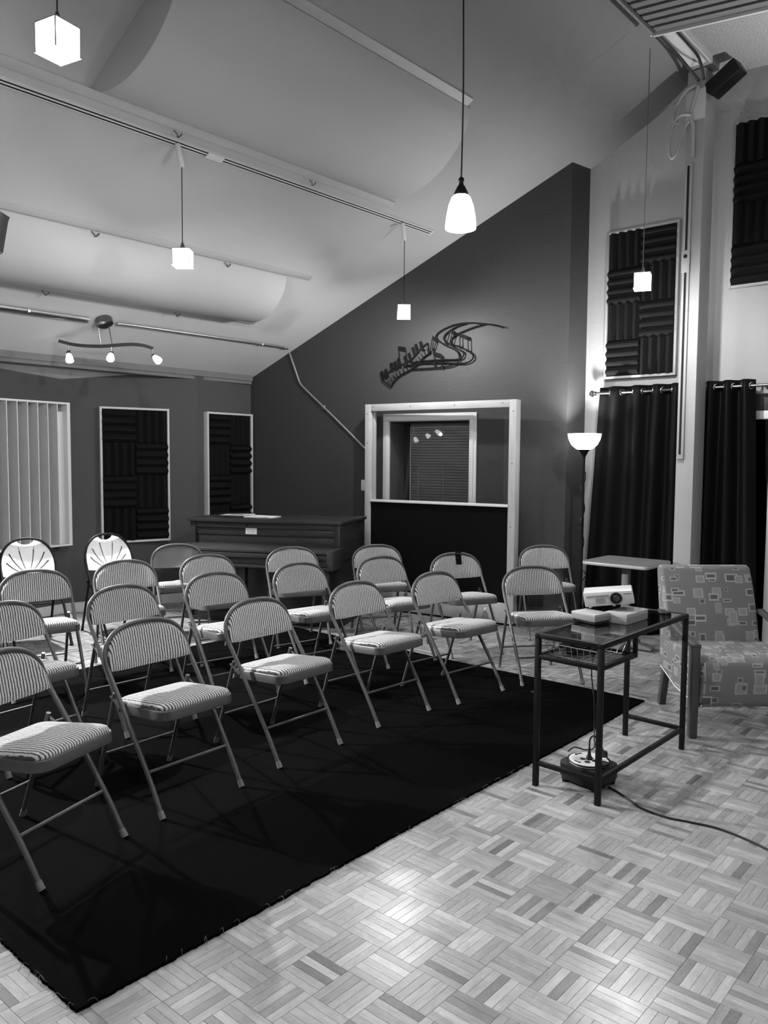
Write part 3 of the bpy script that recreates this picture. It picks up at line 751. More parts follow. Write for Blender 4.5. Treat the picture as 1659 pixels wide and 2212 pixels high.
foam_panel(Vector((-7.3735, 5.43, .69)) + n3*.002, a3, .68, 1.40, False, 'black foam panel in the corner above the left end of the piano', depth=.07)
foam_panel((-3.44, YC-.002, 2.345), 0, .678, 1.35, True, 'black foam panel on the pale wall above the left curtain', fmat=wallc_m)
foam_panel((-2.335, YC-.002, 3.04), 0, .678, 1.36, True, 'black foam panel right of the column, cut by the right edge', fmat=wallc_m)

# ---- slatted well diffuser on the left wall
a1 = ang(J0, J1); n1 = Vector((math.sin(a1), -math.cos(a1), 0)); d1 = Vector((math.cos(a1), math.sin(a1), 0))
pos = Vector((J1[0], J1[1], .705)) - d1*1.03 + n1*.002
qd = thing('well_diffuser', pos, a1, 'tall white slatted diffuser with deep vertical wells at the left edge', 'diffuser')
QW, QH, QD = 1.0, 1.41, .17; ft = .018
MB().box(0, QW, -QD, 0, 0, ft).build('frame_rail', white_m, qd); MB().box(0, QW, -QD, 0, QH-ft, QH).build('frame_rail', white_m, qd)
MB().box(0, ft, -QD, 0, ft, QH-ft).build('frame_rail', white_m, qd); MB().box(QW-.034, QW, -QD, 0, ft, QH-ft).build('frame_rail', white_m, qd)
pw = (QW-ft-.034)/9.; deps = [.12, .145, .10, .14, .115, .145, .12, .13, .05]
for k in range(9):
    x0 = ft+pw*k
    if k: MB().box(x0-.004, x0+.004, -QD+.001, -.004, ft, QH-ft).build('fin', white_m, qd)
    MB().box(x0+(.004 if k else 0), x0+pw-(.004 if k < 8 else 0), -.004-(QD-.02-deps[k]), -.003, ft, QH-ft-(.07 if k == 8 else 0)).build('well_block', M('well_shade_wood', .30, .6, var=.1, vscale=3, stretch=(8, 8, 1)) if k < 8 else white_m, qd)  # deep wells coloured darker to stand for the shade inside them

# ---- music-note wall art
wa = thing('wall_art', gw(0, 0, 0), GA, 'black metal piano-key and music-note wall sculpture', 'wall art')
LA = {'A': [(3.17, 2.859), (3.061, 2.893), (2.952, 2.912), (2.793, 2.934), (2.652, 2.929), (2.537, 2.898), (2.459, 2.86), (2.435, 2.823), (2.46, 2.786), (2.529, 2.738), (2.607, 2.703), (2.675, 2.66), (2.699, 2.607), (2.686, 2.557), (2.619, 2.526), (2.522, 2.515), (2.365, 2.51), (2.164, 2.511)],
 'B': [(2.765, 2.929), (2.652, 2.902), (2.557, 2.853), (2.523, 2.812), (2.538, 2.772), (2.587, 2.739), (2.664, 2.719), (2.75, 2.683), (2.826, 2.639), (2.85, 2.599), (2.818, 2.558), (2.733, 2.541), (2.561, 2.555), (2.404, 2.563), (2.265, 2.565), (2.062, 2.545)],
 'C': [(2.961, 2.906), (2.841, 2.884), (2.7, 2.843), (2.615, 2.797), (2.601, 2.76), (2.626, 2.715), (2.684, 2.683), (2.732, 2.657), (2.746, 2.626), (2.723, 2.595), (2.666, 2.583), (2.512, 2.588), (2.285, 2.587), (2.153, 2.576)]}
for k, v in LA.items():
    MB().tube(smooth_path([(u, -.03, z) for u, z in v], 5), .0078, 6).build('staff_line', art_m, wa)
low = smooth_path([(u, -.03, z) for u, z in [(1.913, 2.34), (1.959, 2.402), (2.032, 2.457), (2.144, 2.505), (2.235, 2.563), (2.304, 2.63), (2.378, 2.669)]], 5)
upp = smooth_path([(u, -.03, z) for u, z in [(1.801, 2.422), (1.885, 2.495), (1.989, 2.544), (2.102, 2.588), (2.183, 2.636), (2.263, 2.72), (2.342, 2.768)]], 5)
MB().tube(low, .008, 6).build('keyboard_edge', art_m, wa); MB().tube(upp, .006, 6).build('keyboard_edge', art_m, wa)
MB().tube([low[0], upp[0]], .007, 6).build('keyboard_end', art_m, wa)
MB().tube(smooth_path([low[-1], (2.352, -.03, 2.70), upp[-1]], 4), .006, 6).build('keyboard_end', art_m, wa)
for k in range(1, 15):
    a = low[int(k*(len(low)-1)/15)]; b = upp[int(k*(len(upp)-1)/15)]
    MB().tube([a, a+(b-a)*.55], .0045, 5).build('key_line', art_m, wa)
for i, (u, z) in enumerate([(1.812, 2.462), (1.861, 2.483), (1.927, 2.545), (1.974, 2.558), (2.015, 2.583), (2.092, 2.609), (2.138, 2.635), (2.183, 2.69), (2.215, 2.721), (2.27, 2.742)]):
    an = R(58 - 0*i); dx = Vector((-math.cos(an)*.55, 0, math.sin(an))).normalized()
    MB().obox((u, -.034, z), (dx, (0,1,0), dx.cross(Vector((0,1,0)))), (.046, .003, .016)).build('black_key', art_m, wa)
for n_ in [[(2.008, 2.749), (2.025, 2.623), (2.091, 2.732), (2.109, 2.627)], [(2.413, 2.672), (2.436, 2.545), (2.509, 2.637), (2.528, 2.52)], [(2.706, 2.831), (2.712, 2.708), (2.796, 2.791), (2.802, 2.663)], [(2.606, 2.878), (2.566, 2.753), (2.649, 2.844), (2.616, 2.737)], [(2.407, 2.829), (2.377, 2.682), (2.451, 2.787), (2.42, 2.70)]]:
    m = MB(); T0, B0, T1, B1 = [Vector((u, -.045, z)) for u, z in n_]
    m.tube([T0, B0], .005, 6); m.tube([T1, B1], .005, 6)
    m.add([T0 + Vector((0,-.003,.006)), T1 + Vector((0,-.003,.006)), T1 + Vector((0,-.003,-.03)), T0 + Vector((0,-.003,-.03)), T0 + Vector((0,.003,.006)), T1 + Vector((0,.003,.006)), T1 + Vector((0,.003,-.03)), T0 + Vector((0,.003,-.03))], [(0,1,2,3),(7,6,5,4),(0,4,5,1),(1,5,6,2),(2,6,7,3),(3,7,4,0)])
    for q in (B0, B1): m.lathe([(.001, -.004), (.015, -.003), (.015, .003), (.001, .004)], 10, q + Vector((-.012, 0, 0)), (0,1,0))
    m.build('music_note', art_m, wa)
for u, z in ((1.95, 2.44), (2.30, 2.70), (2.79, 2.934), (2.84, 2.60)):
    MB().tube([(u, -.03, z), (u, -.0005, z)], .005, 6).build('stand_off', art_m, wa)

# ---- glazed acoustic screen (gobo)
gd_ = Vector((.989, .151, 0)); ga = math.atan2(.151, .989)
go = thing('acoustic_screen', (-5.70, 6.252, 0), ga, 'pine-framed screen with glass above and black panel below, before the grey wall', 'acoustic screen')
GW, GH, GT = 1.70, 2.15, .105; ps = .072
MB().box(0, ps, 0, GT, .02, GH-.0).build('post', pine_m, go, bevel=.003)
MB().box(GW-ps, GW, 0, GT, .02, GH-.0).build('post', pine_m, go, bevel=.003)
MB().box(ps, GW-ps, 0, GT, GH-ps, GH).build('top_rail', pineh_m, go, bevel=.003)
MB().box(ps, GW-ps, -.004, GT, .02, .215).build('bottom_rail', pineh_m, go, bevel=.003)
MB().box(ps, GW-ps, -.012, GT+.01, 1.135, 1.158).build('sill', white_m, go, bevel=.003)
MB().box(ps, GW-ps, .012, GT-.012, .215, 1.135).build('absorber', blackfab_m, go)
for u in (ps, GW-ps-.014): MB().box(u, u+.014, .06, .09, 1.158, GH-ps).build('glass_stop', offw_m, go)
MB().box(ps, GW-ps, .04, .046, 1.158, GH-ps).build('pane', glass_m, go)
for u, z in ((.03, GH-.10), (.03, 1.75), (GW-.03, GH-.11), (GW-.035, 1.55), (GW-.04, .95), (GW-.03, .36), (GW-.03, .29), (.10, GH-.03), (.55, GH-.035), (1.05, GH-.035), (1.56, GH-.03), (.45, .12), (1.2, .12)):
    MB().lathe([(.005, 0), (.005, .002)], 8, (u, -.0002, z), (0,-1,0)).build('screw', dark_m, go)
for u in (.12, GW-.12):
    for v in (.02, GT-.02): MB().lathe([(.018, 0), (.018, .02)], 10, (u, v, 0)).build('foot', blackp_m, go)
bo = thing('water_bottle', (-4.10, 6.16, 0), 0, 'small clear plastic bottle on the floor before the glazed screen', 'bottle')
MB().lathe([(.03, .0), (.034, .01), (.033, .07), (.030, .08), (.033, .09), (.033, .13), (.024, .17), (.013, .19), (.013, .2)], 16).build('body', bottle_m, bo)
MB().lathe([(.016, .197), (.016, .218)], 12).build('cap', white_m, bo)

# ---- upright piano
pa = R(25.6)
pn = thing('piano', (-6.554, 4.626, 0), pa, 'dark wooden low upright piano standing across the corner', 'piano')
PW, PD, PH = 1.58, .80, 1.0
MB().box(.035, PW-.035, .06, PD, .10, PH-.028).build('case', piano_m, pn, bevel=.002)
MB().box(0, PW, 0, PD*.66, PH-.028, PH).build('lid', piano_m, pn, bevel=.0025)
MB().box(0, PW, PD*.665, PD+.02, PH-.028, PH).build('lid', piano_m, pn, bevel=.0025)
for u in (.02, PW-.075): MB().box(u, u+.055, .025, PD, .62, PH-.028).build('end_board', piano_m, pn, bevel=.002)
MB().box(.075, PW-.075, .035, .06, PH-.085, PH-.028).build('front_rail', piano_m, pn, bevel=.003)
MB().box(.075, PW-.075, .042, .065, .845, PH-.09).build('music_panel', piano_m, pn, bevel=.0025)
MB().box(.075, PW-.075, .050, .075, .745, .840).build('lower_panel', piano_m, pn, bevel=.002)
m = MB(); m.prism([(-.20, .735), (.06, .765), (.06, .742), (-.20, .712)], lambda u, v, d: (d, u, v), .06, PW-.06); m.build('fallboard', piano_m, pn, bevel=.002)
MB().box(.05, PW-.05, -.215, .06, .665, .705).build('key_slip', piano_m, pn, bevel=.002)
MB().box(.05, PW-.05, -.195, .06, .60, .662).build('keybed', piano_m, pn, bevel=.0025)
MB().box(.045, PW-.045, -.225, .06, .575, .598).build('keybed_moulding', piano_m, pn, bevel=.002)
for u in (.0, PW-.06): MB().box(u, u+.06, -.235, .065, .575, .755).build('cheek', piano_m, pn, bevel=.0025)
MB().box(.06, PW-.06, .10, .14, .10, .575).build('knee_board', pianok_m, pn)
for u in (.06, PW-.13, .62):
    m = MB(); m.box(u, u+.07, -.17, -.10, .05, .575); m.build('leg', piano_m, pn, bevel=.003)
MB().box(.02, PW-.02, .03, PD, .0, .10).build('plinth', pianok_m, pn, bevel=.0025)
for z in (.70, .80): MB().box(PW-.0205, PW-.016, .05, PD-.05, z, z+.012).build('side_moulding', piano_m, pn)
MB().lathe([(.012, 0), (.012, .006), (.004, .008)], 12, (.62, .034, .945), (0,-1,0)).build('lock', black_m, pn)
nc = thing('notice_card', Vector((-6.554, 4.626, 0)) + Matrix.Rotation(pa, 3, 'Z') @ Vector((.66, .0405, .90)), pa, 'small white notice card stuck on the piano front', 'card')
MB().box(-.058, .058, -.0015, 0, -.043, .043).build('card', paper_m, nc)
for k, w in enumerate((.03, .048, .045, .04)): MB().box(-w, w, -.0022, -.0015, .02-k*.018, .024-k*.018).build('print_line', print_m, nc)
def on_piano(u, v): return Vector((-6.554, 4.626, PH+.0005)) + Matrix.Rotation(pa, 3, 'Z') @ Vector((u, v, 0))
p1 = thing('paper_stack', on_piano(.66, .30), pa+R(-8), 'stack of white sheets on the middle of the piano lid', 'paper')
for k in range(4):
    o = MB().box(-.15, .15, -.105, .105, k*.003, k*.003+.0025).build('sheet', paper_m, p1); o.rotation_euler = (0, 0, R(random.uniform(-5, 5)))
p2 = thing('loose_sheets', on_piano(.27, .52), pa+R(12), 'loose printed sheets at the back left of the piano lid', 'paper')
for k in range(2):
    o = MB().box(-.14, .14, -.10, .10, k*.002, k*.002+.0015).build('sheet', paper_m, p2); o.rotation_euler = (0, 0, R(-9+18*k)); o.location = (.05*k, .02*k, 0)
MB().box(-.05, .08, -.05, .04, .0037, .0042).build('print_block', print_m, p2)

# ---- torchiere floor lamps: one in view, two added out of view as fill
def torchiere(loc, label, watts):
    tl = thing('floor_lamp', loc, 0, label, 'floor lamp', 'torchiere floor lamps')
    MB().lathe([(.125, 0), (.13, .012), (.12, .022), (.03, .03), (.015, .05)], 32).build('base', black_m, tl)
    MB().tube([(0,0,.03), (0,0,1.66)], .0115, 10).build('pole', black_m, tl)
    MB().lathe([(.0115, 1.60), (.014, 1.62), (.04, 1.668), (.065, 1.69)], 24).build('bowl_holder', black_m, tl)
    MB().lathe([(.03, 1.672), (.075, 1.69), (.115, 1.725), (.14, 1.775), (.15, 1.826), (.145, 1.826), (.135, 1.777), (.110, 1.73), (.07, 1.697), (.001, 1.68)], 36).build('bowl', torchglow_m, tl, angle=70)
    lamp('bulb_light', tl, (0, 0, 1.75), watts, .05, 'SPOT', (0, 0, 1), R(118), 1.0)
    pts = []
    for k in range(60):
        t_ = k/59; z = 1.48-1.40*t_; a = t_*9*2*math.pi*.5
        r_ = .016 + .03*max(0, math.sin(t_*21))**6
        pts.append((r_*math.cos(a), r_*math.sin(a), z))
    MB().tube(smooth_path(pts, 2), .004, 6).build('cord', rubber_m, tl)
    MB().box(-.012, .012, -.035, -.012, .99, 1.06).build('switch', blackp_m, tl, bevel=.004)
    return tl
torchiere((-3.435, 6.735, 0), 'black torchiere floor lamp with glowing bowl in the corner', P_TORCH)
torchiere((.75, 6.1, 0), 'added torchiere right of the armchair, outside the frame, to brighten the ceiling', P_TORCH_FILL)  # unseen uplight, added to lift the right side of the ceiling
torchiere((1.3, .6, 0), 'added torchiere behind the camera, outside the frame, to brighten the room', P_TORCH_FILL)  # second unseen uplight, added for overall fill

# ---- curtains, grommets and rod
RY, RZ = 7.03, 2.21
rod = thing('curtain_rod', (-3.51, RY, RZ), 0, 'brushed metal curtain rod with a round finial, spanning behind the column', 'curtain rod')
MB().tube([(.02, 0, 0), (3.2, 0, 0)], .0125, 12).build('pole', nickel_m, rod)
MB().lathe([(.001, -.035), (.018, -.028), (.030, -.010), (.030, .0), (.016, .012), (.020, .02), (.020, .03), (.0125, .034)], 20, (0,0,0), (1,0,0)).build('finial', nickel_m, rod)
for x in (.28, 1.5, 2.9): MB().box(x-.008, x+.008, 0, YC-RY, -.012, .012).build('bracket', nickel_m, rod)
def curtain(x0, x1, nf, label, flare0, flare1, ph, seed, stack=None):
    t = thing('curtain', ((x0+x1)/2, RY, 0), 0, label, 'curtain', 'black grommet curtains'); cx = (x0+x1)/2
    ztop, zbot = RZ+.055, .02
    rnd = random.Random(seed); f1, f2_ = rnd.uniform(0, 6), rnd.uniform(0, 6)
    def warp(s):           # folds crowd toward the stacked end
        return s if stack is None else (s**stack)
    def pt(s, v):
        z = ztop + (zbot-ztop)*v
        xa = x0 - flare0*v; xb = x1 + flare1*v
        ws_ = warp(s)
        x = xa + (xb-xa)*s
        amp = .045*(1-.25*v) + .008*math.sin(f1+9*ws_)*v
        y = amp*math.sin(2*math.pi*nf*ws_ + ph + .5*v*math.sin(f2_+5*ws_)) + .012*math.sin(17*ws_+f1)*v
        return (x-cx + .010*v*math.sin(13*ws_+f2_), y, z)
    m = MB(); m.grid(pt, 110, 26)
    o = m.build('cloth', curt_m, t, angle=80)
    md = o.modifiers.new('thickness', 'SOLIDIFY'); md.thickness = .004
    # grommets where the cloth crosses the rod
    k = 0; prev = pt(0, .055/2.2)[1]
    for i in range(1, 400):
        s = i/400; p = pt(s, (ztop-RZ)/(ztop-zbot))
        if prev*p[1] <= 0 and i > 1:
            q = pt(s+.003, (ztop-RZ)/(ztop-zbot)); d = Vector(q)-Vector(p); d.z = 0
            n_ = Vector((d.y, -d.x, 0)).normalized(); ex = d.normalized()
            c = Vector(p)
            MB().tube([c + n_*.003 + (ex*math.cos(2*math.pi*j/18) + Vector((0,0,1))*math.sin(2*math.pi*j/18))*.024 for j in range(18)], .006, 6, closed=True).build('grommet', chrome_m, t)
        prev = p[1]
    return t
curtain(-3.455, -2.62, 4.2, 'black grommet curtain left of the column', .13, .0, .9, 3, 1.25)
curtain(-2.50, -2.075, 3.0, 'black grommet curtain right of the column', .05, .09, 1.2, 8, None)

# ---- small café table
ct = thing('cafe_table', (-2.87, 6.44, 0), 0, 'grey laminate café table with pale edge under the curtain', 'table')
tp = rounded([(-.285, -.26), (.285, -.26), (.285, .26), (-.285, .26)], .05, 5)
MB().prism(tp, lambda u, v, d: (u, v, d), .722, .742).build('table_top', table_m, ct)
tp2 = rounded([(-.29, -.265), (.29, -.265), (.29, .265), (-.29, .265)], .055, 5)
MB().prism(tp2, lambda u, v, d: (u, v, d), .712, .738).build('edge_band', tedge_m, ct, bevel=.006)
MB().box(-.03, .03, -.03, .03, .05, .712).build('post', tleg_m, ct, bevel=.006)
m = MB(); m.prism([(-.25, .012), (.25, .012), (.25, .03), (.04, .07), (-.04, .07), (-.25, .03)], lambda u, v, d: (u, d, v), -.045, .045); m.build('base_foot', tleg_m, ct, bevel=.004)
m = MB(); m.prism([(-.23, .012), (.23, .012), (.23, .03), (.04, .068), (-.04, .068), (-.23, .03)], lambda u, v, d: (d, u, v), -.045, .045); m.build('base_foot', tleg_m, ct, bevel=.004)
for u, v in ((.23, 0), (-.23, 0), (0, .21), (0, -.21)): MB().lathe([(.014, 0), (.014, .014)], 10, (u, v, 0)).build('glide', cap_m, ct)

# ================================================================== RUG
def rug():
    t = thing('rug', (0, 0, 0), 0, 'large black rug with frayed edges under the front chairs', 'rug')
    rnd = random.Random(4); x0, x1, y0, y1 = RUG; P = []
    def edge(a, b, n):
        for k in range(n):
            s = k/n; d = Vector((b[0]-a[0], b[1]-a[1])).normalized(); q = Vector((a[0], a[1]))*(1-s) + Vector((b[0], b[1]))*s
            w = rnd.uniform(-.0035, .0035) + .006*math.sin(s*9+a[0])
            P.append((q.x - d.y*w, q.y + d.x*w))
    edge((x0, y0), (x1, y0-.0), 260); edge((x1, y0), (x1, y1), 300); edge((x1, y1), (x0, y1), 160); edge((x0, y1), (x0, y0), 160)
    me = filled('pile', [P], .0055, rug_m); 
    for v in me.vertices: v.co.z += .0056
    put('pile', me, t)
    for k in range(34):
        if k < 26: x, y, d = x1+.002, rnd.uniform(y0+.02, y1-1.3), Vector((1, rnd.uniform(-.8, .8), 0))
        else: x, y, d = rnd.uniform(x1-.6, x1), y0-.002, Vector((rnd.uniform(-.6, .6), -1, 0))
        d.normalize(); L = rnd.uniform(.012, .04); a = Vector((x, y, .008)) - d*.01; n = Vector((-d.y, d.x, 0))*rnd.uniform(-.02, .02)
        pts = smooth_path([a, a + d*L*.4 + Vector((0,0,.012)), a + d*L*.7 + n + Vector((0,0,.016)), a + d*L + n*1.6 + Vector((0,0,.001))], 4)
        MB().tube(pts, .0009, 4).build('frayed_thread', thread_m, t)
    return t
rug()
RUGZ = .0112

# ================================================================== FOLDING CHAIRS
def tube_side(s, top_w=.0):
    return [(0, s*.226, .0), (-.115, s*.228, .19), (-.32, s*.230, .482), (-.395, s*.231, .585), (-.428, s*.229, .655)]
def chair_tube():
    Rr = tube_side(1); L = tube_side(-1)
    arch = [(-.443, .207, .712), (-.452, .155, .757), (-.457, .08, .781), (-.458, 0, .786), (-.457, -.08, .781), (-.452, -.155, .757), (-.443, -.207, .712)]
    return smooth_path(Rr + arch + L[::-1], 6)
def arch_z(y):   # inner outline of the tube arch
    a = min(1, abs(y)/.228); return .600 + .181*max(0, 1-a**2.9)**(1/2.1)
def back_x(z): return -.400 - .058*((z-.59)/.19) if z > .59 else -.400 + (.59-z)*.72
def pad_point(u, v, front, th):
    y = .2235*u; zb = .588 - .012*(1-abs(u)**3); zt_ = max(arch_z(y)-.004, zb+.004); z = zb + (zt_-zb)*v
    cave = .040*(1-u*u)*(1-.45*v)
    x = back_x(z) - cave
    edge = (1-abs(u)**8)*(1-abs(2*v-1)**6)
    return (x + (th*.5 + .014*edge**.6 if front else -th*.65 - .004*edge), y, z)
def backrest_mesh(th, mat, pad=True):
    m = MB(); nu, nv = 30, 10
    m.grid(lambda i, j: pad_point(2*i-1, j, True, th) if pad else tuple(Vector(pad_point(2*i-1, j, False, th)) + Vector((th, 0, 0))), nu, nv)
    m.grid(lambda i, j: pad_point(1-2*i, j, False, th), nu, nv)
    # rim between the two skins
    per = [(-1+2*k/nu, 0) for k in range(nu)] + [(1, k/nv) for k in range(nv)] + [(1-2*k/nu, 1) for k in range(nu)] + [(-1, 1-k/nv) for k in range(nv)]
    A = [pad_point(u, v, True, th) if pad else tuple(Vector(pad_point(u, v, False, th)) + Vector((th, 0, 0))) for u, v in per]; Bq = [pad_point(u, v, False, th) for u, v in per]; n = len(per)
    m.add(A + Bq, [(k, (k+1) % n, n+(k+1) % n, n+k) for k in range(n)])
    return m.mesh('backrest', mat, angle=60)
def seat_z(x): return .436 + .030*(x+.40)/.38
SEAT = rounded([(-.010, -.207), (-.010, .207), (-.412, .196), (-.412, -.196)], [.075, .075, .05, .05], 7)
def seat_meshes():
    c = (-.21, 0)
    m = MB(); n = len(SEAT)
    rings = []
    for sc_l, dz in ((.96, -.048), (1., -.044), (1., -.004), (.985, .0), (.955, .0), (.95, -.006)):
        rings.append([(c[0]+(x-c[0])*sc_l, y*sc_l, seat_z(x)+dz) for x, y in SEAT])
    m.add([p for g in rings for p in g], [(i*n+k, i*n+(k+1) % n, (i+1)*n+(k+1) % n, (i+1)*n+k) for i in range(len(rings)-1) for k in range(n)] + [tuple(range(n-1, -1, -1)), tuple((len(rings)-1)*n+k for k in range(n))])
    pan = m.mesh('seat_pan', metal_m, angle=40)
    m = MB(); rings = []
    for sc_l, dz in ((.95, -.004), (.962, .006), (.94, .016), (.87, .024), (.7, .030), (.45, .033), (.2, .034)):
        rings.append([(c[0]+(x-c[0])*sc_l, y*sc_l, seat_z(x)+dz) for x, y in SEAT])
    m.add([p for g in rings for p in g], [(i*n+k, i*n+(k+1) % n, (i+1)*n+(k+1) % n, (i+1)*n+k) for i in range(len(rings)-1) for k in range(n)] + [tuple((len(rings)-1)*n+k for k in range(n))])
    return pan, m.mesh('cushion', stripe, angle=60)
PATH = chair_tube()
def split_tube(path, zc):
    a = [p for p in path if p.z <= zc and p.y > 0]; b = [p for p in path if p.z <= zc and p.y < 0]; top = [p for p in path if p.z >= zc-.035]
    return a, top, b
def rear_leg(s): return [(-.384, s*.207, .485), (-.392, s*.207, .46), (-.548, s*.207, .0)]
def build_chair(kind):
    t = thing('folding_chair')
    fm = black_m if kind == 'fan' else metal_m
    if kind == 'fan':
        path = smooth_path([(0, .222, 0), (-.115, .224, .19), (-.32, .226, .482), (-.39, .226, .60), (-.43, .219, .70), (-.452, .190, .785), (-.466, .135, .845), (-.473, .07, .872), (-.475, 0, .88)], 6)
        path = path + [Vector((p.x, -p.y, p.z)) for p in path[-2::-1]]
    else: path = PATH
    ra, top, lb = split_tube(path, .45)
    MB().tube(top, .0112, 10).build('back_frame', fm, t)
    for seg_, s in ((ra, 1), (lb, -1)):
        lg = MB().tube(seg_, .0112, 10).build('leg', fm, t)
        e = [p for p in seg_ if p.z < .01][0]
        MB().tube([e + Vector((0,0,.0)), e + Vector((-.018, 0, .030))], [.0145, .0132], 10).build('foot_cap', cap_m if kind != 'fan' else blackp_m, lg)
    for s in (1, -1):
        q = [Vector(p) for p in rear_leg(s)]
        lg = MB().tube(q, .0105, 10).build('leg', fm, t)
        MB().tube([q[-1], q[-1] + (q[1]-q[2]).normalized()*.03], [.0135, .0125], 10).build('foot_cap', cap_m if kind != 'fan' else blackp_m, lg)
        MB().bar((-.405, s*.217, .470), (-.325, s*.217, .425), .004, .016, (0,1,0)).build('link_bracket', fm, t)
        MB().lathe([(.008, 0), (.008, .008)], 8, (-.300, s*.218, .452), (0, s, 0)).build('pivot', fm, t)
    fx = lambda z: -.115*z/.19
    MB().tube([(fx(.18), -.222, .18), (fx(.18), .222, .18)], .0075, 8).build('front_stretcher', fm, t)
    rx = lambda z: -.548 + (.548-.392)*z/.46
    MB().tube([(rx(.17), -.203, .17), (rx(.17), .203, .17)], .0065, 8).build('rear_stretcher', fm, t)
    if kind == 'fan':
        MB().tube([(rx(.30), -.203, .30), (rx(.30), .203, .30)], .0065, 8).build('rear_stretcher', fm, t)
        # white fan back: arched panel with radiating slots and a hand hold
        out = []
        for k in range(41):
            a = math.pi*k/40; out.append((.2175*math.cos(a), .655 + .221*max(0, math.sin(a))**.85))
        hold = [(.076, .866), (.062, .846), (.042, .832), (.02, .826), (0, .824), (-.02, .826), (-.042, .832), (-.062, .846), (-.076, .866)]
        arc_r = [p for p in out if p[0] > .080]; arc_l = [p for p in out if p[0] < -.080]
        outline = [(.208, .572), *arc_r, *hold, *arc_l, (-.208, .572), (-.12, .560), (.12, .560)]
        holes = []
        for a0, a1, r0, r1 in ((20, 33, .06, .205), (38, 52, .05, .235), (66, 75, .05, .24), (112, 105, .05, .24), (140, 128, .05, .235), (160, 147, .06, .205)):
            L = []; 
            for k in range(9):
                f = k/8; a = R(a0+(a1-a0)*f); rr = r0+(r1-r0)*f; L.append(Vector((rr*math.cos(a), .572+rr*math.sin(a))))
            Lh = []; Rh = []
            for k, p in enumerate(L):
                d = (L[min(k+1, 8)]-L[max(k-1, 0)]).normalized(); w = .0025+.0035*k/8; nrm = Vector((-d.y, d.x))
                Lh.append(p+nrm*w); Rh.append(p-nrm*w)
            holes.append([tuple(p) for p in Lh] + [tuple(p) for p in Rh[::-1]])
        me = filled('backrest', [outline] + holes, .006, plast_m, lambda u, v, d: Vector((-.388 - .085*(v-.56)/.30 - .026*(1-(u/.22)**2) - d, u, v)))
        put('backrest', me, t)
        st = rounded([(-.0, -.205), (-.0, .205), (-.40, .18), (-.40, -.18)], [.08, .08, .06, .06], 6)
        m = MB(); n = len(st); rings = []
        for s_, dz in ((.9, -.03), (.985, -.026), (1., -.012), (.985, .002), (.90, .004), (.6, -.002), (.2, -.004)):
            rings.append([(-.2+(x+.2)*s_, y*s_, seat_z(x)+dz+.005) for x, y in st])
        m.add([p for g in rings for p in g], [(i*n+k, i*n+(k+1) % n, (i+1)*n+(k+1) % n, (i+1)*n+k) for i in range(len(rings)-1) for k in range(n)] + [tuple(range(n-1, -1, -1)), tuple((len(rings)-1)*n+k for k in range(n))])
        m.build('seat', plast_m, t, angle=50)
    else:
        if kind == 'pad': put('backrest', BACK, t)
        else:
            o = put('backrest', backrest_mesh(.004, sheet_m, pad=False), t)
            for u, z in ((0, .755), (-.17, .615), (.17, .615)):
                MB().lathe([(.006, 0), (.005, .003)], 8, (back_x(z)-.035*(1-(u/.22)**2)*.8+.004, u, z), (1,0,0)).build('rivet', sheet_m, t)
        s_ = put('seat', PAN, t); put('cushion', CUSH, s_)
    return t
BACK = backrest_mesh(.022, stripe); PAN, CUSH = seat_meshes()
G_PAD = 'striped folding chairs facing right'
CH = [
 ('c1', -2.870, 1.541, 18.9, 'striped folding chair nearest the camera, cut by the left edge, in the front row', 'near'),
 ('c2', -2.972, 2.177, 2.1, 'front-row striped folding chair, second from the left edge, on the black rug', ''),
 ('c3', -3.023, 2.909, .7, 'front-row striped folding chair, third from the left edge, on the black rug', ''),
 ('c4', -3.039, 3.710, -3.4, 'front-row striped folding chair, fourth from the left, in mid rug', ''),
 ('c5', -2.939, 4.392, -6.0, 'front-row striped folding chair, fifth from the left, near the rug far end', ''),
 ('c6', -2.742, 4.990, -38.0, 'front-row striped folding chair turned to the camera, half behind the glass table', ''),
 ('r2a', -3.93, 1.93, 6., 'middle-row striped folding chair cut by the left edge', ''),
 ('r2b', -3.980, 2.628, -1.3, 'middle-row striped folding chair, second from the left edge', ''),
 ('r2c', -4.014, 3.308, -7.9, 'middle-row striped folding chair, third from the left edge', ''),
 ('r2d', -3.985, 4.044, -9.9, 'middle-row striped folding chair, fourth from the left, before the piano', ''),
 ('r2e', -3.809, 4.737, -14.0, 'middle-row striped folding chair before the black panel of the glazed screen', ''),
 ('r2f', -3.611, 5.325, -28.7, 'striped folding chair with black tape over its top edge', ''),
 ('r2g', -3.443, 6.281, -45.6, 'striped folding chair at the far right, beside the floor lamp', ''),
 ('r3a', -5.026, 2.477, -14.5, 'back-row striped folding chair in front of the left white chair', ''),
 ('r3b', -5.062, 3.162, -18.4, 'back-row striped folding chair in front of the right white chair', ''),
 ('r3c', -4.887, 3.834, -14.0, 'back-row striped folding chair right of the bare metal one', ''),
 ('r3d', -4.848, 4.588, -28.0, 'back-row striped folding chair before the right half of the piano', ''),
 ('r3e', -4.534, 5.297, -34.0, 'back-row striped folding chair before the left post of the glazed screen', ''),
]
proto = build_chair('pad')
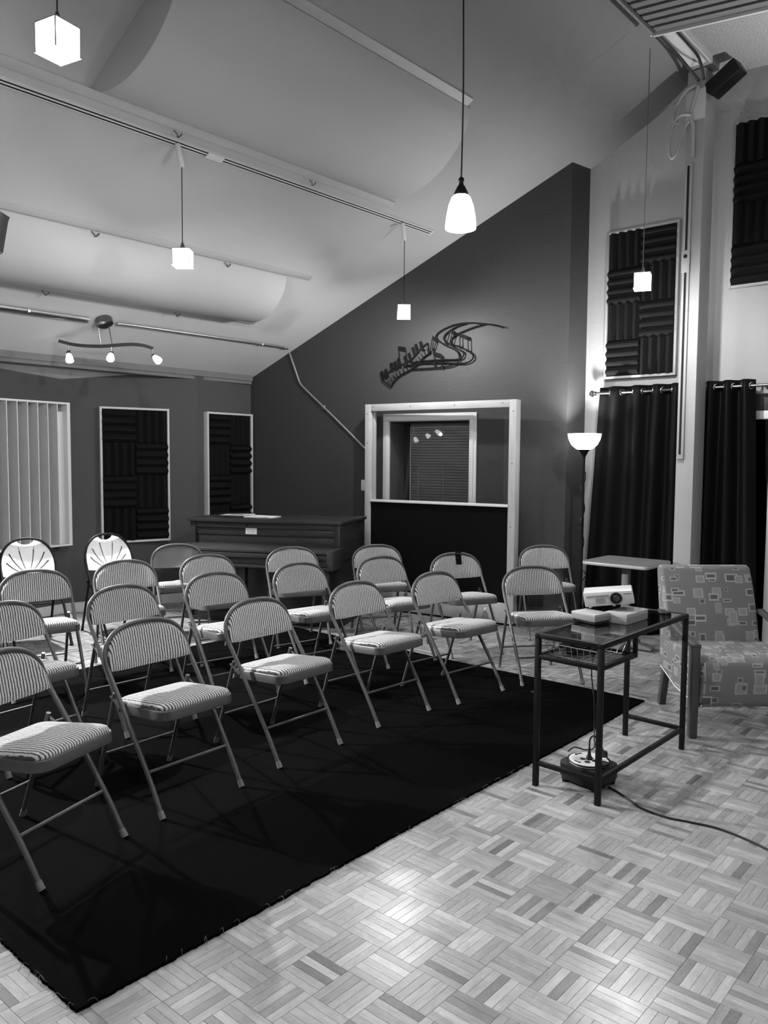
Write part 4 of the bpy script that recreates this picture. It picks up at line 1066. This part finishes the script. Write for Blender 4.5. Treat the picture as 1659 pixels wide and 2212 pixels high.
for i, (cid, x, y, a, lab, _) in enumerate(CH):
    t = proto if i == 0 else copy_tree(proto)
    onrug = RUG[0]+.05 < x-.3 and y < RUG[3]-.15 and y > RUG[2]
    t.location = (x, y, RUGZ if onrug else 0.); t.rotation_euler = (0, 0, R(a))
    tag(t, lab, 'chair', 'striped folding chairs')
    if cid == 'r2f':
        m = MB(); n_ = 8
        A = [pad_point(.02+.24*w, 1-.42*k/n_, True, .022) for k in range(n_+1) for w in (0, 1)]
        A = [(p[0]+.0025, p[1], p[2]) for p in A]
        Tt = [(-.437, .004, .800), (-.437, .056, .797), (-.474, .004, .800), (-.474, .056, .797), (-.476, .004, .74), (-.476, .056, .74)]
        A = [Tt[4], Tt[5], Tt[2], Tt[3], Tt[0], Tt[1]] + A
        m.add(A, [(2*k, 2*k+1, 2*k+3, 2*k+2) for k in range(len(A)//2-1)])
        tag(m.build('tape', blackfab_m, t), 'strip of black tape')
mc = build_chair('metal'); mc.location = (-5.852, 4.093, 0); mc.rotation_euler = (0, 0, R(-27.5))
tag(mc, 'folding chair with bare grey metal back and padded seat, left of the piano', 'chair')
f1 = build_chair('fan'); f1.location = (-6.396, 3.103, 0); f1.rotation_euler = (0, 0, R(-10))
tag(f1, 'white plastic fan-back folding chair at the left, below the slatted diffuser', 'chair', 'white fan-back chairs')
f2c = copy_tree(f1); f2c.location = (-6.283, 3.845, 0); f2c.rotation_euler = (0, 0, R(-4))
tag(f2c, 'white plastic fan-back folding chair below the framed foam panel', 'chair', 'white fan-back chairs')

# ================================================================== GLASS TABLE AND WHAT IS ON IT
ta = R(-1.2)
gt = thing('glass_table', (-1.772, 3.877, 0), ta, 'narrow black metal table with glass top and half shelf', 'table')
hx, hy, TZ, q = .178, .502, .757, .0125
for sx in (-1, 1):
    for sy in (-1, 1): MB().box(sx*(hx-q)-q, sx*(hx-q)+q, sy*(hy-q)-q, sy*(hy-q)+q, 0, TZ-.024).build('leg', black_m, gt, bevel=.002)
def rail(x0, x1, y0, y1, z0, z1, nm='rail'): MB().box(x0, x1, y0, y1, z0, z1).build(nm, black_m, gt, bevel=.002)
for sx in (-1, 1): rail(sx*(hx-q)-q, sx*(hx-q)+q, -hy, hy, TZ-.024, TZ, 'top_rail')
for sy in (-1, 1): rail(-hx+2*q, hx-2*q, sy*(hy-q)-q, sy*(hy-q)+q, TZ-.024, TZ, 'top_rail')
rail(-hx+2*q, hx-2*q, -hy+.002, -hy+.022, .105, .127, 'foot_rail'); rail(-hx+2*q, hx-2*q, hy-.022, hy-.002, .105, .127, 'foot_rail')
rail(hx-.022, hx-.002, -hy+2*q, hy-2*q, .105, .127, 'foot_rail')
ys = -.13; zs = .632
rail(-hx+2*q, hx-2*q, -hy, -hy+.02, zs, zs+.022, 'shelf_rail'); rail(-hx, hx, ys-.02, ys, zs, zs+.022, 'shelf_rail')
for sx in (-1, 1):
    rail(sx*(hx-.01)-.01, sx*(hx-.01)+.01, -hy+2*q, ys-.02, zs, zs+.022, 'shelf_rail'); rail(sx*(hx-.01)-.01, sx*(hx-.01)+.01, ys-.02, ys, zs+.022, TZ-.024, 'hanger')
MB().box(-hx+2*q, hx-2*q, -hy+2*q, hy-2*q, TZ-.008, TZ-.002).build('glass_top', tglass_m, gt)
MB().box(-hx+.02, hx-.02, -hy+.02, ys-.02, zs+.012, zs+.018).build('glass_shelf', tglass_m, gt)
MB().lathe([(.007, 0), (.007, .02)], 8, (-hx, -hy+q, .46), (-1,0,0)).build('screw_knob', black_m, gt)
TT = TZ
def carton(name, loc, rz, sx, sy, sz, label):
    t = thing(name, loc, rz, label, 'box')
    MB().box(-sx/2, sx/2, -sy/2, sy/2, .0, sz).build('body', card_m, t, bevel=.002)
    MB().box(-sx/2-.001, sx/2+.001, -sy/2-.001, sy/2+.001, sz*.62, sz+.001).build('lid', M('carton_lid', .36, .7, var=.05), t, bevel=.002)
    return t
carton('carton', (-1.765, 3.975, TT), R(-3), .125, .235, .052, 'shallow white carton under the lens end of the projector')
m_ = thing('cable_modem', (-1.885, 3.815, TT), R(-14), 'thin black ridged device under the left white carton', 'device')
MB().box(-.075, .075, -.055, .055, 0, .014).build('body', blackp_m, m_, bevel=.004)
for k in range(9): MB().box(-.066+k*.0145, -.057+k*.0145, -.0575, -.055, .003, .011).build('rib', dark_m, m_)
carton('carton', (-1.888, 3.815, TT+.0145), R(-12), .15, .12, .036, 'shallow white carton on the black device, under the projector')
# projector: front runs along d, lens faces the camera side
pj = thing('projector', (-1.822, 3.900, TT+.082), R(25), 'white projector tilted on two cartons', 'projector')
pj.rotation_euler = (0, R(-8.0), R(25))
m = MB(); m.prism(rounded([(-.125, 0), (.125, 0), (.119, .068), (-.130, .074)], .006, 3), lambda u, v, d: (u, d, v), 0, .19); m.build('body', proj_m, pj, bevel=.005)
MB().box(-.115, .0, -.003, .002, .046, .057).build('vent_band', card_m, pj)
for k in range(6): MB().box(-.068+k*.0085, -.064+k*.0085, -.0035, .002, .014, .042).build('vent_slit', print_m, pj)
MB().lathe([(.028, 0), (.030, .006), (.030, .013), (.025, .015), (.0235, .008)], 28, (.035, 0, .036), (0,-1,0)).build('lens_ring', blackp_m, pj)
MB().lathe([(.001, .012), (.013, .010), (.0235, .006)], 24, (.035, 0, .036), (0,-1,0)).build('lens', lens_m, pj)
MB().box(.072, .112, -.002, .002, .054, .0565).build('brand_line', print_m, pj)
for u in (-.10, .02, .09): MB().lathe([(.008, 0), (.008, .0085)], 12, (u, .02, -.0085)).build('foot', plast_m, pj)
pc = thing('projector_cable', (-1.94, 3.86, TT), 0, 'black cable curling behind the projector', 'cable')
MB().tube(smooth_path([(-.0, -.02, .006), (-.005, .01, .03), (.0, .06, .052), (.01, .12, .058), (.03, .16, .07)], 6), .005, 8).build('cable', rubber_m, pc)

# wire basket with coiled cable on the shelf
bs = thing('wire_basket', (-1.772, 3.545, zs+.019), R(-2), 'small wire basket on the table shelf', 'basket')
bw, bl_, bh = .135, .15, .062
def ring(z, f): return [(-bw*f, -bl_*f, z), (bw*f, -bl_*f, z), (bw*f, bl_*f, z), (-bw*f, bl_*f, z)]
MB().tube(ring(bh, 1.0), .0022, 6, closed=True).build('rim_wire', wire_m, bs); MB().tube(ring(.003, .88), .0018, 6, closed=True).build('rim_wire', wire_m, bs)
for k in range(9):
    f = -1+2*k/8
    MB().tube([(bw*f, -bl_, bh), (bw*f*.88, -bl_*.88, .003), (bw*f*.88, bl_*.88, .003), (bw*f, bl_, bh)], .0013, 5).build('wire', wire_m, bs)
for k in range(5):
    f = -1+2*k/4
    MB().tube([(-bw, bl_*f, bh), (-bw*.88, bl_*.88*f, .003), (bw*.88, bl_*.88*f, .003), (bw, bl_*f, bh)], .0013, 5).build('wire', wire_m, bs)
cc = thing('coiled_cable', (-1.80, 3.53, zs+.026), 0, 'coil of black cable lying in the wire basket', 'cable')
pts = []
for k in range(130):
    a = k*.33; r_ = .062 + .022*math.sin(k*.21); pts.append((r_*math.cos(a)*1.25, r_*math.sin(a), .006 + .030*(k/130) + .006*math.sin(k*.9)))
MB().tube(pts, .0055, 7).build('coil', rubber_m, cc)
MB().obox((.06, .02, .02), ((1,.3,0), (-.3,1,0), (0,0,1)), (.03, .02, .014)).build('adapter', blackp_m, cc, bevel=.004)
dc = thing('drop_cable', (-1.80, 3.70, .0), 0, 'thin black cable hanging from the shelf to the cord reel', 'cable')
MB().tube(smooth_path([(-.02, .03, .645), (-.035, .05, .60), (-.04, .045, .50), (-.01, .02, .38), (.0, .01, .26), (.01, -.01, .20), (.02, -.03, .155), (-.02, -.04, .135), (-.07, -.06, .142), (-.085, -.10, .128)], 7), .0036, 7).build('cable', rubber_m, dc)

# cord reel
rl = thing('cord_reel', (-1.772, 3.60, 0), R(-8), 'black extension cord reel with pale socket disc under the table', 'cord reel')
pb = rounded([(-.115, -.105), (.115, -.105), (.115, .105), (-.115, .105)], .05, 6)
MB().prism(pb, lambda u, v, d: (u, v, d), .030, .105).build('housing', blackp_m, rl, bevel=.008)
pb2 = rounded([(-.11, -.10), (.11, -.10), (.11, .10), (-.11, .10)], .045, 6)
MB().prism(pb2, lambda u, v, d: (u*.97, v*.97, d), .018, .032).build('lower_housing', blackp_m, rl)
for u in (-.085, .085):
    for v in (-.075, .075): MB().lathe([(.014, 0), (.018, .02)], 12, (u, v, 0)).build('foot', blackp_m, rl)
MB().lathe([(.001, .112), (.052, .112), (.060, .118), (.094, .118), (.098, .112), (.098, .103)], 40).build('socket_disc', plast_m, rl)
MB().tube([(.100*math.cos(2*math.pi*k/40), .100*math.sin(2*math.pi*k/40), .114) for k in range(40)], .004, 6, closed=True).build('disc_rim', blackp_m, rl)
for k in range(4):
    a = R(20+90*k); c = (.03*math.cos(a), .03*math.sin(a), .112)
    MB().lathe([(.0135, 0), (.0135, .0025), (.001, .001)], 14, c).build('socket', dark_m, rl)
    a = R(60+90*k); m = MB(); w0 = [(.077*math.cos(a+R(j*5)), .077*math.sin(a+R(j*5)), .1186) for j in range(8)]
    m.tube(w0, [.0012, .0022, .003, .003, .003, .003, .0055, .0008], 6); m.build('arrow', dark_m, rl)
MB().lathe([(.012, .105), (.014, .125), (.013, .145), (.008, .148)], 14, (.035, .085, 0)).build('crank_knob', blackp_m, rl)
MB().box(.07, .112, -.03, .02, .104, .128).build('breaker', blackp_m, rl, bevel=.004)
MB().lathe([(.017, .113), (.016, .120), (.009, .135), (.006, .165), (.004, .17)], 14, (-.005, .01, 0)).build('plug', rubber_m, rl)
MB().tube(smooth_path([(-.005, .01, .165), (-.005, .012, .205), (.004, .015, .228), (.022, .018, .232), (.05, .02, .20), (.085, .02, .15), (.10, .03, .13)], 6), .0042, 7).build('plug_cord', rubber_m, rl)
fc = thing('extension_cord', (-1.66, 3.62, 0), 0, 'black cord snaking from the reel to the right edge', 'cord')
Pf = [(-1.665, 3.60), (-1.59, 3.565), (-1.50, 3.51), (-1.436, 3.476), (-1.323, 3.463), (-1.229, 3.486), (-1.096, 3.505), (-.895, 3.449), (-.60, 3.30), (-.2, 3.2)]
MB().tube(smooth_path([(x+1.66, y-3.62, .0052) for x, y in Pf], 6), .0048, 8).build('cord', rubber_m, fc)

# ================================================================== ARMCHAIR
u_ = Vector((.68, -.735, 0)).normalized(); aa = math.atan2(u_.y, u_.x)
FLp = Vector((-1.628, 4.587, 0)); lv = Vector((-u_.y, u_.x, 0))       # lv: the viewer's right
ac = thing('armchair', FLp + lv*.335, aa, 'patterned armchair with wooden arms and legs right of the glass table', 'armchair')
HW = .30
# seat block (local: x forward, y to the viewer's right)
m = MB()
prof = [(-.60, .27), (-.60, .42), (-.50, .455), (-.2, .475), (-.02, .470), (.03, .44), (.045, .36), (.035, .20), (.0, .175), (-.35, .20)]
m.prism(prof[::-1], lambda p, z, d: (p, d, z), -HW, HW); m.build('seat', rectfab, ac, bevel=.022, bseg=3, boxuv=True, angle=60)
m = MB()
prof = [(-.47, .44), (-.52, .62), (-.585, .80), (-.635, .905), (-.675, .918), (-.715, .90), (-.70, .80), (-.645, .55), (-.62, .30), (-.56, .30)]
m.prism(prof, lambda p, z, d: (p, d, z), -HW+.005, HW-.005); m.build('backrest', rectfab, ac, bevel=.022, bseg=3, boxuv=True, angle=60)
for s in (-1, 1):
    y = s*(HW+.028)
    # front leg, slightly tapered, up to the arm
    m = MB(); m.prism([(-.028, 0), (.022, 0), (.032, .48), (.03, .53), (-.035, .545)], lambda p, z, d: (p, d, z), y-.022, y+.022); m.build('front_leg', armwood_m, ac, bevel=.005)
    P = smooth_path([(.03, y, .535), (-.06, y, .545), (-.22, y, .57), (-.40, y-s*.004, .605), (-.55, y-s*.006, .635)], 5)
    mm = MB(); rg = []
    for k, p in enumerate(P):
        tdir = (P[min(k+1, len(P)-1)]-P[max(k-1, 0)]).normalized(); n_ = Vector((0,1,0)).cross(tdir).normalized()
        w = .026 if k < len(P)-4 else .022
        rg.append([p + Vector((0,1,0))*a*w + n_*c*.013 for a, c in ((-1,-1),(1,-1),(1,1),(-1,1))])
    vv = [q_ for g in rg for q_ in g]
    mm.add(vv, [(k*4+i, k*4+(i+1) % 4, k*4+4+(i+1) % 4, k*4+4+i) for k in range(len(rg)-1) for i in range(4)] + [(3,2,1,0), tuple(len(vv)-4+i for i in range(4))])
    mm.build('arm', armwood_m, ac, bevel=.004)
    yr = s*(HW-.035)
    m = MB(); m.prism([(-.66, 0), (-.615, 0), (-.545, .27), (-.60, .29), (-.612, .20)], lambda p, z, d: (p, d, z), yr-.022, yr+.022); m.build('rear_leg', armwood_m, ac, bevel=.005)
    m = MB(); m.tube([(.040, s*(HW-.004), .20), (.0, s*(HW-.004), .178), (-.35, s*(HW-.004), .203), (-.59, s*(HW-.004), .27)], .004, 6); m.build('piping', offw_m, ac)
